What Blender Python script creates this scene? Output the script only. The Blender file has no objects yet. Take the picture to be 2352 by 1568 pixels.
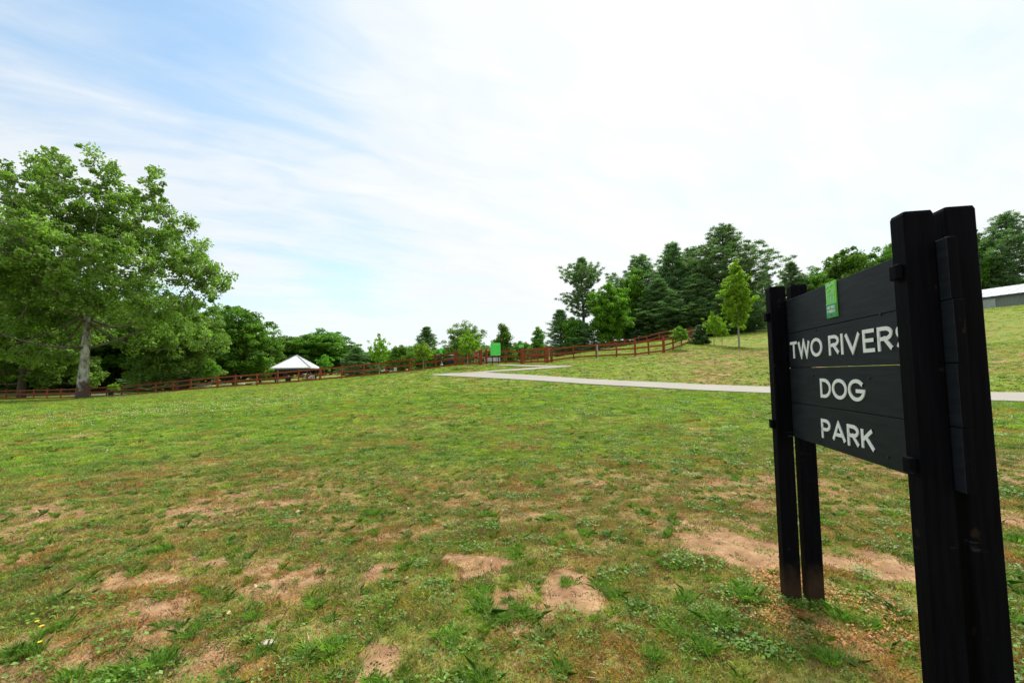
import bpy, math, random
import numpy as np
from mathutils import Matrix, Vector, Euler

R = math.radians
C = bpy.context.scene.collection
scene = bpy.context.scene

# ------------------------------------------------------------------ camera
EYE = 1.5
F = 1059.0                                    # focal length in reference pixels (2352 wide)
PITCH = math.atan(78.0 / F)
ROLL = 0.020
_f = np.array([0, math.cos(PITCH), math.sin(PITCH)])
_u0 = np.array([0, -math.sin(PITCH), math.cos(PITCH)])
_r0 = np.array([1.0, 0, 0])
_r = math.cos(ROLL) * _r0 - math.sin(ROLL) * _u0
_u = math.cos(ROLL) * _u0 + math.sin(ROLL) * _r0
cam_data = bpy.data.cameras.new('camera')
cam = bpy.data.objects.new('camera', cam_data)
C.objects.link(cam)
M = Matrix.Identity(4)
for i in range(3):
    M[i][0] = _r[i]; M[i][1] = _u[i]; M[i][2] = -_f[i]
M[2][3] = EYE
cam.matrix_world = M
cam_data.sensor_width = 22.2
cam_data.lens = 22.2 * F / 2352.0
cam_data.clip_start = 0.05
cam_data.clip_end = 2000
scene.camera = cam

# ------------------------------------------------------------------ light
SUN_EL, SUN_AZ = 58.0, 28.0                   # azimuth clockwise from +Y (ahead, a little right)
sd = bpy.data.lights.new('sun', 'SUN'); sd.energy = 3.6; sd.angle = R(16); sd.color = (1, .96, .88)
sun = bpy.data.objects.new('sun', sd); C.objects.link(sun)
sdir = Vector((math.sin(R(SUN_AZ)) * math.cos(R(SUN_EL)), math.cos(R(SUN_AZ)) * math.cos(R(SUN_EL)), math.sin(R(SUN_EL))))
sun.rotation_euler = sdir.to_track_quat('Z', 'Y').to_euler()
scene.view_settings.view_transform = 'Standard'
scene.view_settings.look = 'None'
scene.view_settings.exposure = 0.6
scene.view_settings.gamma = 1

world = bpy.data.worlds.new('World'); scene.world = world; world.use_nodes = True
wn = world.node_tree; wn.nodes.clear()
def N(t, typ, **kw):
    n = t.nodes.new(typ)
    for k, v in kw.items():
        if k.startswith('i_'):
            n.inputs[int(k[2:]) if k[2:].isdigit() else k[2:]].default_value = v
        else: setattr(n, k, v)
    return n
def mathn(t, op, a, b=None, c=None, clamp=False):
    n = t.nodes.new('ShaderNodeMath'); n.operation = op; n.use_clamp = clamp
    for i, v in enumerate((a, b, c)):
        if v is None: continue
        if isinstance(v, (int, float)): n.inputs[i].default_value = v
        else: t.links.new(v, n.inputs[i])
    return n.outputs[0]
def vmath(t, op, a, b=None):
    n = t.nodes.new('ShaderNodeVectorMath'); n.operation = op
    for i, v in enumerate((a, b)):
        if v is None: continue
        if isinstance(v, (tuple, list)): n.inputs[i].default_value = v
        else: t.links.new(v, n.inputs[i])
    return n
def pixdir(px, py):
    d = _f * F + _r * (px - 1176) + _u * (784 - py)
    return d / np.linalg.norm(d)
sky = N(wn, 'ShaderNodeTexSky', sky_type='NISHITA', sun_disc=False)
sky.sun_elevation = R(SUN_EL); sky.sun_rotation = R(SUN_AZ)
bg1 = N(wn, 'ShaderNodeBackground'); bg1.inputs[1].default_value = 0.145
sk = N(wn, 'ShaderNodeMix', data_type='RGBA', blend_type='MULTIPLY'); sk.inputs[0].default_value = 1; sk.inputs[7].default_value = (.95, 1.10, 1.04, 1)
wn.links.new(sky.outputs[0], sk.inputs[6]); wn.links.new(sk.outputs[2], bg1.inputs[0])
tc = N(wn, 'ShaderNodeTexCoord')
dirv = vmath(wn, 'NORMALIZE', tc.outputs['Generated']).outputs[0]
sep = N(wn, 'ShaderNodeSeparateXYZ'); wn.links.new(dirv, sep.inputs[0])
zz = mathn(wn, 'ADD', mathn(wn, 'MAXIMUM', sep.outputs[2], 0.0), 0.16)
cx = mathn(wn, 'DIVIDE', sep.outputs[0], zz); cy = mathn(wn, 'DIVIDE', sep.outputs[1], zz)
comb = N(wn, 'ShaderNodeCombineXYZ'); wn.links.new(cx, comb.inputs[0]); wn.links.new(cy, comb.inputs[1])
CLOUD_ROT = -38
def cloud_noise(rot, sx, sy, scale, detail, dist):
    mr = N(wn, 'ShaderNodeMapping'); mr.inputs['Rotation'].default_value = (0, 0, R(rot)); wn.links.new(comb.outputs[0], mr.inputs[0])
    mp = N(wn, 'ShaderNodeMapping'); mp.inputs['Scale'].default_value = (sx, sy, 1)
    wn.links.new(mr.outputs[0], mp.inputs[0])
    nn = N(wn, 'ShaderNodeTexNoise'); nn.inputs['Scale'].default_value = scale; nn.inputs['Detail'].default_value = detail
    nn.inputs['Roughness'].default_value = .56; nn.inputs['Distortion'].default_value = dist
    wn.links.new(mp.outputs[0], nn.inputs['Vector'])
    return nn.outputs[0]
n1 = cloud_noise(CLOUD_ROT, .55, 1.35, 1.25, 11, .7)
n2 = cloud_noise(CLOUD_ROT + 9, .8, 1.9, 3.6, 10, .8)
n3 = cloud_noise(CLOUD_ROT - 20, .8, 1.0, .55, 3, .3)
def lobe(px, py, power):
    d = pixdir(px, py)
    v = vmath(wn, 'DOT_PRODUCT', dirv, tuple(float(x) for x in d)).outputs['Value']
    return mathn(wn, 'POWER', mathn(wn, 'MAXIMUM', v, 0.0), power)
def acc(base, terms):
    for k, v in terms: base = mathn(wn, 'MULTIPLY_ADD', v, k, base)
    return base
white = lobe(1550, 150, 6.0)
dens = acc(mathn(wn, 'MULTIPLY_ADD', n1, 1.7, -.44), [(.68, n2), (.5, n3),
      (-.62, lobe(80, -40, 16)), (-.36, lobe(430, 70, 34)), (-.20, lobe(650, 170, 50)), (-.14, lobe(250, 130, 60)),
      (.40, lobe(60, 300, 26)), (.22, lobe(420, 330, 40)),
      (-.26, lobe(780, 645, 90)), (-.14, lobe(520, 620, 60)), (.34, lobe(1500, 200, 3.0)), (-.12, lobe(2352, 120, 12))])
ramp = N(wn, 'ShaderNodeMapRange', interpolation_type='SMOOTHSTEP')
ramp.inputs['From Min'].default_value = -.05; ramp.inputs['From Max'].default_value = 1.35
ramp.inputs['To Min'].default_value = .12; ramp.inputs['To Max'].default_value = 1.0
wn.links.new(dens, ramp.inputs['Value'])
bg2 = N(wn, 'ShaderNodeBackground')
cr = N(wn, 'ShaderNodeMix', data_type='RGBA')
cr.inputs[6].default_value = (.60, .80, 1.0, 1); cr.inputs[7].default_value = (.955, .985, 1, 1)
wn.links.new(mathn(wn, 'MULTIPLY', dens, 1.1, clamp=True), cr.inputs[0]); wn.links.new(cr.outputs[2], bg2.inputs[0])
glow = mathn(wn, 'MULTIPLY_ADD', white, .09, mathn(wn, 'MULTIPLY_ADD', n1, .16, mathn(wn, 'MULTIPLY_ADD', n2, .10, .49)))
wn.links.new(glow, bg2.inputs[1])
mixs = N(wn, 'ShaderNodeMixShader'); wn.links.new(ramp.outputs[0], mixs.inputs[0])
wn.links.new(bg1.outputs[0], mixs.inputs[1]); wn.links.new(bg2.outputs[0], mixs.inputs[2])
wo = N(wn, 'ShaderNodeOutputWorld'); wn.links.new(mixs.outputs[0], wo.inputs[0])

# ------------------------------------------------------------------ projection helpers
def P(px, py, D):
    d = _f * F + _r * (px - 1176) + _u * (784 - py)
    d = d * (D / d[1])
    return np.array([d[0], d[1], d[2] + EYE])

# ------------------------------------------------------------------ noise (numpy)
def _hash(ix, iy, seed):
    h = (ix.astype(np.int64) * 374761393 + iy.astype(np.int64) * 668265263 + seed * 982451653) & 0x7fffffff
    h = ((h ^ (h >> 13)) * 1274126177) & 0x7fffffff
    return ((h ^ (h >> 16)) & 0xffff) / 65535.0
def vnoise(x, y, seed=0):
    ix = np.floor(x); iy = np.floor(y); fx = x - ix; fy = y - iy
    fx = fx * fx * (3 - 2 * fx); fy = fy * fy * (3 - 2 * fy)
    a = _hash(ix, iy, seed); b = _hash(ix + 1, iy, seed); c = _hash(ix, iy + 1, seed); d = _hash(ix + 1, iy + 1, seed)
    return (a * (1 - fx) + b * fx) * (1 - fy) + (c * (1 - fx) + d * fx) * fy
def fbm(x, y, seed=0, oct=4, gain=.5):
    s = 0; a = 1; t = 0
    for o in range(oct):
        s = s + a * vnoise(x * 2 ** o + 17.3 * o, y * 2 ** o - 9.1 * o, seed + o); t += a; a *= gain
    return s / t
def sstep(x, a, b):
    t = np.clip((x - a) / (b - a), 0, 1); return t * t * (3 - 2 * t)

# ------------------------------------------------------------------ terrain from survey points
ctrl = []
def cp(px, py, D): ctrl.append(P(px, py, D))
def cw(x, y, z): ctrl.append(np.array([x, y, z], float))
for x, y, z in [(0,0,0),(0,3,0),(0,5.5,0.0),(0,11,.06),(-3,2,0),(3,2,.02),(-8,5,0),(8,6,.06),(2,3,.02),(-12,12,0),(12,11,.12),
                (0,18,.45),(0,27,1.0),(-12,20,.22),(-12,30,.62),(-20,30,.35),(-26,26,.1),(-40,40,.05),(-32,40,.35),
                (0,-20,-.1),(-40,-10,0),(40,-10,.5),(-60,20,0),(-70,50,0),(40,20,3.0),(60,45,7.5),(90,30,9),(0,-80,0),(-120,0,0),(120,0,9),
                (-120,100,.5),(-150,200,3),(0,220,7),(100,220,13),(200,150,14),(200,0,10),(89,84,11.4),(71.6,134,11.5),(65,153,11.5),(80,110,11.5),
                (110,84,11.6),(98,60,11.3),(-80,120,1.0),(-20,150,4.5),(40,160,9)]:
    cw(x, y, z)
for a in [(0,917,64),(168,915,58.5),(330,906,54),(480,893,50),(600,885,48),(735,874,46.5),(868,862,45),(960,852,44),(1046,840,43),
          (1104,838,41),(1199,836,42.5),(1268,831,43),(1319,824,44),(1371,820.5,43),(1418,820,42),(1461,816,40.5),(1527,809.7,41.5),
          (1569,794.5,45),(1586,786,49),(1605,778,53.5),(1489,793,61),(1438,799.5,65),(1392,804.6,70),(1349,812,73),(1284,826,72),
          (1176,850,37.5),(1176,866,31.5),(1000,862,34.5),(1400,880,27),(1600,893,23.5),(1760,903,20.5),(2316,922,16),(2316,901,19),
          (1703,798,46),(1657,799,50),(1750,766,68),(1349,793,82),(1550,778,82),(1675,766,82),(2300,800,33),(2300,870,22),(2000,840,30),
          (1900,800,42),(633,881,70),(300,903,76),(300,893,105),(720,863,115),(50,904,88),(450,896,66)]:
    cp(*a)
cw(-12, 75, 2.0); cw(5, 72, 3.0)
ctrl = np.array(ctrl)
_n = len(ctrl)
def _k(r2): return np.where(r2 > 1e-9, r2 * np.log(np.maximum(r2, 1e-9)) * .5, 0)
_S = 40.0
cxy = ctrl[:, :2] / _S
_d2 = ((cxy[:, None] - cxy[None]) ** 2).sum(-1)
_A = np.zeros((_n + 3, _n + 3)); _A[:_n, :_n] = _k(_d2) + np.eye(_n) * .0025
_A[:_n, _n] = 1; _A[:_n, _n + 1:] = cxy; _A[_n, :_n] = 1; _A[_n + 1:, :_n] = cxy.T
_w = np.linalg.solve(_A, np.concatenate([ctrl[:, 2], np.zeros(3)]))
def T(x, y):
    x = np.atleast_1d(np.asarray(x, float)).ravel(); y = np.atleast_1d(np.asarray(y, float)).ravel()
    q = np.stack([x, y], 1) / _S
    out = np.empty(len(q))
    for s in range(0, len(q), 40000):
        qq = q[s:s + 40000]
        r2 = ((qq[:, None] - cxy[None]) ** 2).sum(-1)
        out[s:s + 40000] = _k(r2) @ _w[:_n] + _w[_n] + qq @ _w[_n + 1:]
    return out
def Tz(x, y): return float(T(x, y)[0])
def Gp(px, py, dmin=1.0, dmax=200.0):
    """point of the ground seen at a place of the survey photo"""
    ds = np.geomspace(dmin, dmax, 500)
    d = _f * F + _r * (px - 1176) + _u * (784 - py); d = d / d[1]
    xs = d[0] * ds; zs = EYE + d[2] * ds
    h = zs - T(xs, ds)
    idx = np.where(h <= 0)[0]
    if len(idx) == 0: i = int(np.argmin(h)); D = ds[i]
    else:
        i = idx[0]; a, b = ds[max(i - 1, 0)], ds[i]
        for _ in range(25):
            m = (a + b) / 2
            if EYE + d[2] * m - Tz(d[0] * m, m) > 0: a = m
            else: b = m
        D = (a + b) / 2
    return np.array([d[0] * D, D, Tz(d[0] * D, D)])

# bare-earth map (world space), shared by the ground mesh and the sod
bare_spots = []
for (px, py, rx, ry, s) in [(1280,1350,85,60,1.1),(1080,1283,65,38,.9),(1705,1262,115,44,1.05),(1990,1288,120,44,.85),(1850,1420,120,50,.6),(870,1492,60,42,1.05),
        (520,1168,190,15,.66),(700,1130,150,13,.5),(620,1335,170,40,.6),(330,1320,120,26,.6),(1230,1420,90,30,.5),(90,1440,110,30,.45),
        (1840,1330,110,42,.6),(1560,1240,60,20,.5),(760,1440,70,25,.5),(480,1290,90,18,.6),(2320,1180,60,40,.7),(1950,1480,100,50,.45),
        (1000,1200,90,18,.45),(880,1220,70,16,.55),(1420,1430,80,22,.5),(560,1500,80,30,.5)]:
    g = Gp(px, py)
    D = g[1]
    bare_spots.append((g[0], g[1], rx * D / F, ry * D * D / (F * EYE), s))
def bare_map(x, y):
    b = np.zeros_like(x)
    wx = x + (fbm(x * 2.2, y * 2.2, 31, 3) - .5) * .55; wy = y + (fbm(x * 2.2, y * 2.2, 57, 3) - .5) * .8
    for (cx_, cy_, rx, ry, s) in bare_spots:
        d = np.sqrt(((wx - cx_) / rx) ** 2 + ((wy - cy_) / ry) ** 2)
        b = np.maximum(b, s * (1 - sstep(d, .55, 1.35)))
    r = np.hypot(x, y)
    n = fbm(x * 1.1, y * 1.1, 5, 5, .6)
    near = (1 - sstep(y, 5.0, 10.5))
    b = np.maximum(b, near * sstep(n, .48, .70) * .55)
    # thin worn bank beyond the path on the right
    hill = sstep(x, 6, 12) * sstep(y, 20, 25) * (1 - sstep(y, 37, 43)) * (1 - sstep(x, 32, 45))
    nh = fbm(x * .9, y * 1.3, 77, 5, .65)
    b = np.maximum(b, hill * sstep(nh, .47, .66) * .8 * (.35 + .65 * sstep(fbm(x * 4, y * 5, 177, 3), .42, .58)))
    nm = fbm(x * .55, y * .8, 91, 5, .62)
    b = np.maximum(b, sstep(nm, .60, .76) * .45 * (y < 48))
    b = b + (fbm(x * 9, y * 9, 8, 4, .65) - .5) * 1.5 * np.clip(b * 2.5, 0, 1) * (1 - .5 * np.clip(b, 0, 1))
    return np.clip(b, 0, 1.1)
def lush_map(x, y):
    """0 tired olive .. 1 bright green"""
    n = fbm(x * .35, y * .35, 121, 4)
    mid = sstep(y, 6, 11) * (1 - .25 * sstep(y, 25, 40))
    hill = sstep(x, 6, 12) * sstep(y, 20, 25) * (1 - sstep(y, 40, 45))
    return np.clip(.30 + .62 * mid + (n - .5) * 1.2 - .36 * hill - .25 * (x < -12) * (y < 25) , 0, 1)
def dry_map(x, y): return sstep(fbm(x * 1.6, y * 1.6, 210, 5, .6), .56, .72)

# ------------------------------------------------------------------ materials
def newmat(name):
    m = bpy.data.materials.new(name); m.use_nodes = True
    t = m.node_tree; b = t.nodes['Principled BSDF']
    return m, t, b
def noise_mat(name, c1, c2, scale=8, rough=.7, bump=.2, detail=6, stretch=(1, 1, 1), spec=.3, coords='Object', bdist=.01):
    m, t, b = newmat(name)
    tcn = N(t, 'ShaderNodeTexCoord'); mp = N(t, 'ShaderNodeMapping'); mp.inputs['Scale'].default_value = stretch
    t.links.new(tcn.outputs[coords], mp.inputs[0])
    nz = N(t, 'ShaderNodeTexNoise'); nz.inputs['Scale'].default_value = scale; nz.inputs['Detail'].default_value = detail
    t.links.new(mp.outputs[0], nz.inputs['Vector'])
    rp = N(t, 'ShaderNodeMapRange'); rp.inputs['From Min'].default_value = .32; rp.inputs['From Max'].default_value = .68
    t.links.new(nz.outputs[0], rp.inputs['Value'])
    mx = N(t, 'ShaderNodeMix', data_type='RGBA'); mx.inputs[6].default_value = (*c1, 1); mx.inputs[7].default_value = (*c2, 1)
    t.links.new(rp.outputs[0], mx.inputs[0]); t.links.new(mx.outputs[2], b.inputs['Base Color'])
    b.inputs['Roughness'].default_value = rough; b.inputs['Specular IOR Level'].default_value = spec
    if bump:
        bp = N(t, 'ShaderNodeBump'); bp.inputs['Strength'].default_value = bump; bp.inputs['Distance'].default_value = bdist
        t.links.new(nz.outputs[0], bp.inputs['Height']); t.links.new(bp.outputs[0], b.inputs['Normal'])
    return m
def leaf_mat(name, ca, cb, trans=.35, rough=.55):
    m, t, b = newmat(name)
    at = N(t, 'ShaderNodeAttribute', attribute_name='lv')
    oi = N(t, 'ShaderNodeObjectInfo')
    mx = N(t, 'ShaderNodeMix', data_type='RGBA'); mx.inputs[6].default_value = (*ca, 1); mx.inputs[7].default_value = (*cb, 1)
    t.links.new(at.outputs['Fac'], mx.inputs[0])
    hs = N(t, 'ShaderNodeHueSaturation')
    t.links.new(mathn(t, 'MULTIPLY_ADD', oi.outputs['Random'], .30, .85), hs.inputs['Value'])
    t.links.new(mathn(t, 'MULTIPLY_ADD', oi.outputs['Random'], .02, .49), hs.inputs['Hue'])
    t.links.new(mx.outputs[2], hs.inputs['Color'])
    t.links.new(hs.outputs[0], b.inputs['Base Color'])
    b.inputs['Roughness'].default_value = rough; b.inputs['Specular IOR Level'].default_value = .25
    tr = N(t, 'ShaderNodeBsdfTranslucent')
    br = N(t, 'ShaderNodeMix', data_type='RGBA', blend_type='MULTIPLY'); br.inputs[0].default_value = 1; br.inputs[7].default_value = (1.2, 1.5, .55, 1)
    t.links.new(hs.outputs[0], br.inputs[6]); t.links.new(br.outputs[2], tr.inputs[0])
    ms = N(t, 'ShaderNodeMixShader'); ms.inputs[0].default_value = trans
    t.links.new(b.outputs[0], ms.inputs[1]); t.links.new(tr.outputs[0], ms.inputs[2])
    t.links.new(ms.outputs[0], t.nodes['Material Output'].inputs[0])
    return m
MAT = {}
MAT['fence'] = noise_mat('red_stained_wood', (.19, .038, .013), (.29, .068, .022), 3.0, .75, .25, stretch=(1, 1, 4))
MAT['fence_dark'] = noise_mat('shaded_red_wood', (.12, .03, .012), (.19, .05, .02), 3.0, .8, .2)
MAT['wire'] = noise_mat('galvanised_wire', (.10, .11, .11), (.16, .17, .17), 5, .5, 0)
MAT['grey_post'] = noise_mat('weathered_grey_wood', (.30, .29, .27), (.42, .41, .38), 6, .8, .2)
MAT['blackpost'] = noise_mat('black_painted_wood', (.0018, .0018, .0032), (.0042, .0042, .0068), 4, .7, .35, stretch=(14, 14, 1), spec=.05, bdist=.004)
MAT['blackboard'] = noise_mat('black_stained_board', (.007, .0095, .014), (.015, .020, .027), 4, .6, .3, stretch=(1, 7, 9), spec=.2, bdist=.004)
MAT['letter'] = noise_mat('white_routed_letter_paint', (.82, .88, .86), (.90, .93, .92), 30, .6, .05)
MAT['concrete'] = noise_mat('pale_concrete', (.43, .40, .34), (.52, .49, .43), 1.6, .85, .15, detail=9)
MAT['asphalt'] = noise_mat('asphalt', (.10, .10, .11), (.16, .155, .16), 2.5, .9, .2)
MAT['bark'] = noise_mat('brown_bark', (.07, .05, .035), (.14, .11, .08), 6, .9, .6, stretch=(1, 1, .3), bdist=.03)
MAT['palebark'] = noise_mat('young_grey_bark', (.22, .20, .16), (.34, .31, .25), 6, .85, .3, stretch=(1, 1, .4))
MAT['sign_green'] = noise_mat('bright_green_enamel', (.05, .74, .075), (.06, .78, .085), 3, .45, 0)
MAT['sign_dkgreen'] = noise_mat('emblem_green_enamel', (.03, .33, .12), (.035, .36, .13), 3, .45, 0)
MAT['sign_lime'] = noise_mat('emblem_lime_enamel', (.21, .66, .07), (.24, .70, .08), 3, .45, 0)
MAT['sign_pale'] = noise_mat('pale_green_print', (.30, .72, .30), (.34, .76, .34), 3, .5, 0)
MAT['blackmetal'] = noise_mat('black_metal', (.012, .014, .016), (.02, .022, .024), 8, .45, .05)
MAT['roofmetal'] = noise_mat('pale_roof_metal', (.66, .68, .70), (.74, .75, .76), 1.2, .42, 0)
MAT['barnroof'] = noise_mat('weathered_roof_metal', (.30, .33, .36), (.40, .43, .46), .5, .5, 0)
MAT['trimblue'] = noise_mat('dark_blue_trim', (.035, .05, .12), (.05, .07, .16), 3, .5, 0)
MAT['greensteel'] = noise_mat('dark_green_steel', (.012, .03, .026), (.02, .045, .036), 4, .5, 0)
MAT['tablewood'] = noise_mat('red_brown_planks', (.24, .10, .07), (.32, .15, .10), 5, .75, .1)
MAT['greymetal'] = noise_mat('grey_metal', (.22, .23, .25), (.30, .31, .33), 6, .5, 0)
MAT['palemetal'] = noise_mat('pale_grey_paint', (.40, .43, .50), (.48, .50, .56), 4, .5, 0)
MAT['stone'] = noise_mat('boulder_stone', (.30, .25, .24), (.48, .42, .40), 3, .9, .5, bdist=.04)
MAT['palestone'] = noise_mat('pale_stone', (.42, .34, .27), (.60, .53, .45), 9, .9, .4)
MAT['pink'] = noise_mat('pink_rubber', (.85, .12, .18), (.90, .17, .23), 4, .5, 0)
MAT['teal'] = noise_mat('teal_plastic', (.22, .42, .40), (.35, .55, .50), 4, .5, 0)
MAT['white'] = noise_mat('white_plastic', (.70, .72, .72), (.8, .8, .8), 4, .5, 0)
MAT['paleblue'] = noise_mat('pale_blue_panel', (.42, .55, .66), (.62, .72, .80), 1.2, .5, 0)
MAT['mulch'] = noise_mat('mulch', (.05, .035, .02), (.14, .09, .05), 14, .95, .5)
MAT['deadleaf'] = noise_mat('dry_leaf', (.42, .27, .15), (.60, .44, .28), 20, .8, .1)
MAT['skin'] = noise_mat('skin', (.48, .28, .20), (.52, .31, .23), 4, .6, 0)
MAT['shirt'] = noise_mat('pink_cotton', (.86, .30, .36), (.90, .38, .43), 5, .85, 0)
MAT['backpack'] = noise_mat('red_cloth', (.50, .04, .04), (.60, .06, .06), 5, .85, 0)
MAT['shorts'] = noise_mat('dark_cloth', (.03, .02, .025), (.05, .035, .04), 5, .9, 0)
MAT['hair'] = noise_mat('brown_hair', (.05, .025, .015), (.09, .045, .025), 20, .6, 0)
MAT['clover'] = noise_mat('clover_white', (.62, .66, .55), (.72, .74, .66), 20, .8, 0)
MAT['yellow'] = noise_mat('dandelion_yellow', (.78, .56, .02), (.85, .62, .03), 20, .8, 0)
MAT['stem'] = noise_mat('green_stem', (.08, .16, .03), (.10, .20, .04), 20, .8, 0)
MAT['leaf_syc'] = leaf_mat('sycamore_leaf', (.090, .160, .028), (.270, .390, .085), .42)
MAT['leaf_oak'] = leaf_mat('dark_oak_leaf', (.052, .130, .013), (.170, .335, .035), .36)
MAT['leaf_bright'] = leaf_mat('bright_leaf', (.070, .18, .010), (.19, .40, .030), .42)
MAT['leaf_pale'] = leaf_mat('pale_leaf', (.085, .17, .028), (.24, .38, .080), .38)
MAT['leaf_yel'] = leaf_mat('yellow_green_leaf', (.13, .24, .012), (.30, .46, .035), .45)
MAT['needle'] = leaf_mat('pine_needle', (.065, .140, .050), (.195, .325, .135), .30)
MAT['needle_ol'] = leaf_mat('olive_pine_needle', (.07, .14, .045), (.21, .33, .14), .3)
MAT['cedar'] = leaf_mat('cedar_green', (.025, .07, .015), (.07, .15, .03), .2)

def weather_posts():
    m = MAT['blackpost']; t = m.node_tree; b = t.nodes['Principled BSDF']
    src = b.inputs['Base Color'].links[0].from_socket
    tcn = N(t, 'ShaderNodeTexCoord'); sp = N(t, 'ShaderNodeSeparateXYZ'); t.links.new(tcn.outputs['Object'], sp.inputs[0])
    def sm(v, a, c):
        r = N(t, 'ShaderNodeMapRange', interpolation_type='SMOOTHSTEP'); r.inputs['From Min'].default_value = a; r.inputs['From Max'].default_value = c
        t.links.new(v, r.inputs['Value']); return r.outputs[0]
    mp = N(t, 'ShaderNodeMapping'); mp.inputs['Rotation'].default_value = (.5, .9, 0); mp.inputs['Scale'].default_value = (5, 5, 40); t.links.new(tcn.outputs['Object'], mp.inputs[0])
    nz = N(t, 'ShaderNodeTexNoise'); nz.inputs['Scale'].default_value = 1.0; nz.inputs['Detail'].default_value = 5; t.links.new(mp.outputs[0], nz.inputs['Vector'])
    n2 = N(t, 'ShaderNodeTexNoise'); n2.inputs['Scale'].default_value = 14; n2.inputs['Detail'].default_value = 8; t.links.new(tcn.outputs['Object'], n2.inputs['Vector'])
    band = mathn(t, 'MULTIPLY', sm(sp.outputs[2], .72, .95), mathn(t, 'SUBTRACT', 1.0, sm(sp.outputs[2], 1.05, 1.2)))
    scuff = mathn(t, 'MULTIPLY', mathn(t, 'MULTIPLY', sm(nz.outputs[0], .60, .72), sm(n2.outputs[0], .50, .62)), band)
    m1 = N(t, 'ShaderNodeMix', data_type='RGBA'); t.links.new(mathn(t, 'MULTIPLY', scuff, .7), m1.inputs[0]); t.links.new(src, m1.inputs[6]); m1.inputs[7].default_value = (.07, .08, .09, 1)
    wear = mathn(t, 'MULTIPLY', sm(n2.outputs[0], .66, .72), .5)
    m2 = N(t, 'ShaderNodeMix', data_type='RGBA'); t.links.new(wear, m2.inputs[0]); t.links.new(m1.outputs[2], m2.inputs[6]); m2.inputs[7].default_value = (.035, .022, .014, 1)
    dirt = mathn(t, 'SUBTRACT', 1.0, sm(mathn(t, 'SUBTRACT', sp.outputs[2], mathn(t, 'MULTIPLY', n2.outputs[0], .25)), -.06, .16))
    m3 = N(t, 'ShaderNodeMix', data_type='RGBA'); t.links.new(mathn(t, 'MULTIPLY', dirt, .6), m3.inputs[0]); t.links.new(m2.outputs[2], m3.inputs[6]); m3.inputs[7].default_value = (.075, .045, .026, 1)
    t.links.new(m3.outputs[2], b.inputs['Base Color'])
weather_posts()
# sycamore bark: mottled cream, grey and olive flakes above a dark rough base
def syc_bark():
    m, t, b = newmat('mottled_sycamore_bark')
    g = N(t, 'ShaderNodeTexCoord'); sp = N(t, 'ShaderNodeSeparateXYZ'); t.links.new(g.outputs['Object'], sp.inputs[0])
    mp = N(t, 'ShaderNodeMapping'); mp.inputs['Scale'].default_value = (1, 1, .45); t.links.new(g.outputs['Object'], mp.inputs[0])
    nz = N(t, 'ShaderNodeTexNoise'); nz.inputs['Scale'].default_value = 2.4; nz.inputs['Detail'].default_value = 7; nz.inputs['Roughness'].default_value = .7
    t.links.new(mp.outputs[0], nz.inputs['Vector'])
    r1 = N(t, 'ShaderNodeValToRGB'); e = r1.color_ramp.elements
    e[0].position = .40; e[0].color = (.10, .085, .06, 1); e[1].position = .58; e[1].color = (.50, .50, .45, 1)
    x = r1.color_ramp.elements.new(.47); x.color = (.26, .27, .21, 1)
    t.links.new(nz.outputs[0], r1.inputs[0])
    low = N(t, 'ShaderNodeMapRange', interpolation_type='SMOOTHSTEP'); low.inputs['From Min'].default_value = 1.2; low.inputs['From Max'].default_value = 2.6
    lo = mathn(t, 'ADD', sp.outputs[2], mathn(t, 'MULTIPLY', nz.outputs[0], 5.0)); t.links.new(mathn(t, 'SUBTRACT', lo, 2.3), low.inputs['Value'])
    mx = N(t, 'ShaderNodeMix', data_type='RGBA'); mx.inputs[6].default_value = (.085, .05, .035, 1)
    t.links.new(low.outputs[0], mx.inputs[0]); t.links.new(r1.outputs[0], mx.inputs[7]); t.links.new(mx.outputs[2], b.inputs['Base Color'])
    b.inputs['Roughness'].default_value = .85
    bp = N(t, 'ShaderNodeBump'); bp.inputs['Strength'].default_value = .5; bp.inputs['Distance'].default_value = .05
    t.links.new(nz.outputs[0], bp.inputs['Height']); t.links.new(bp.outputs[0], b.inputs['Normal'])
    return m
MAT['sycbark'] = syc_bark()
MAT['sycbranch'] = noise_mat('grey_brown_branch_bark', (.085, .075, .055), (.20, .19, .15), 3, .85, .3)

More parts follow.
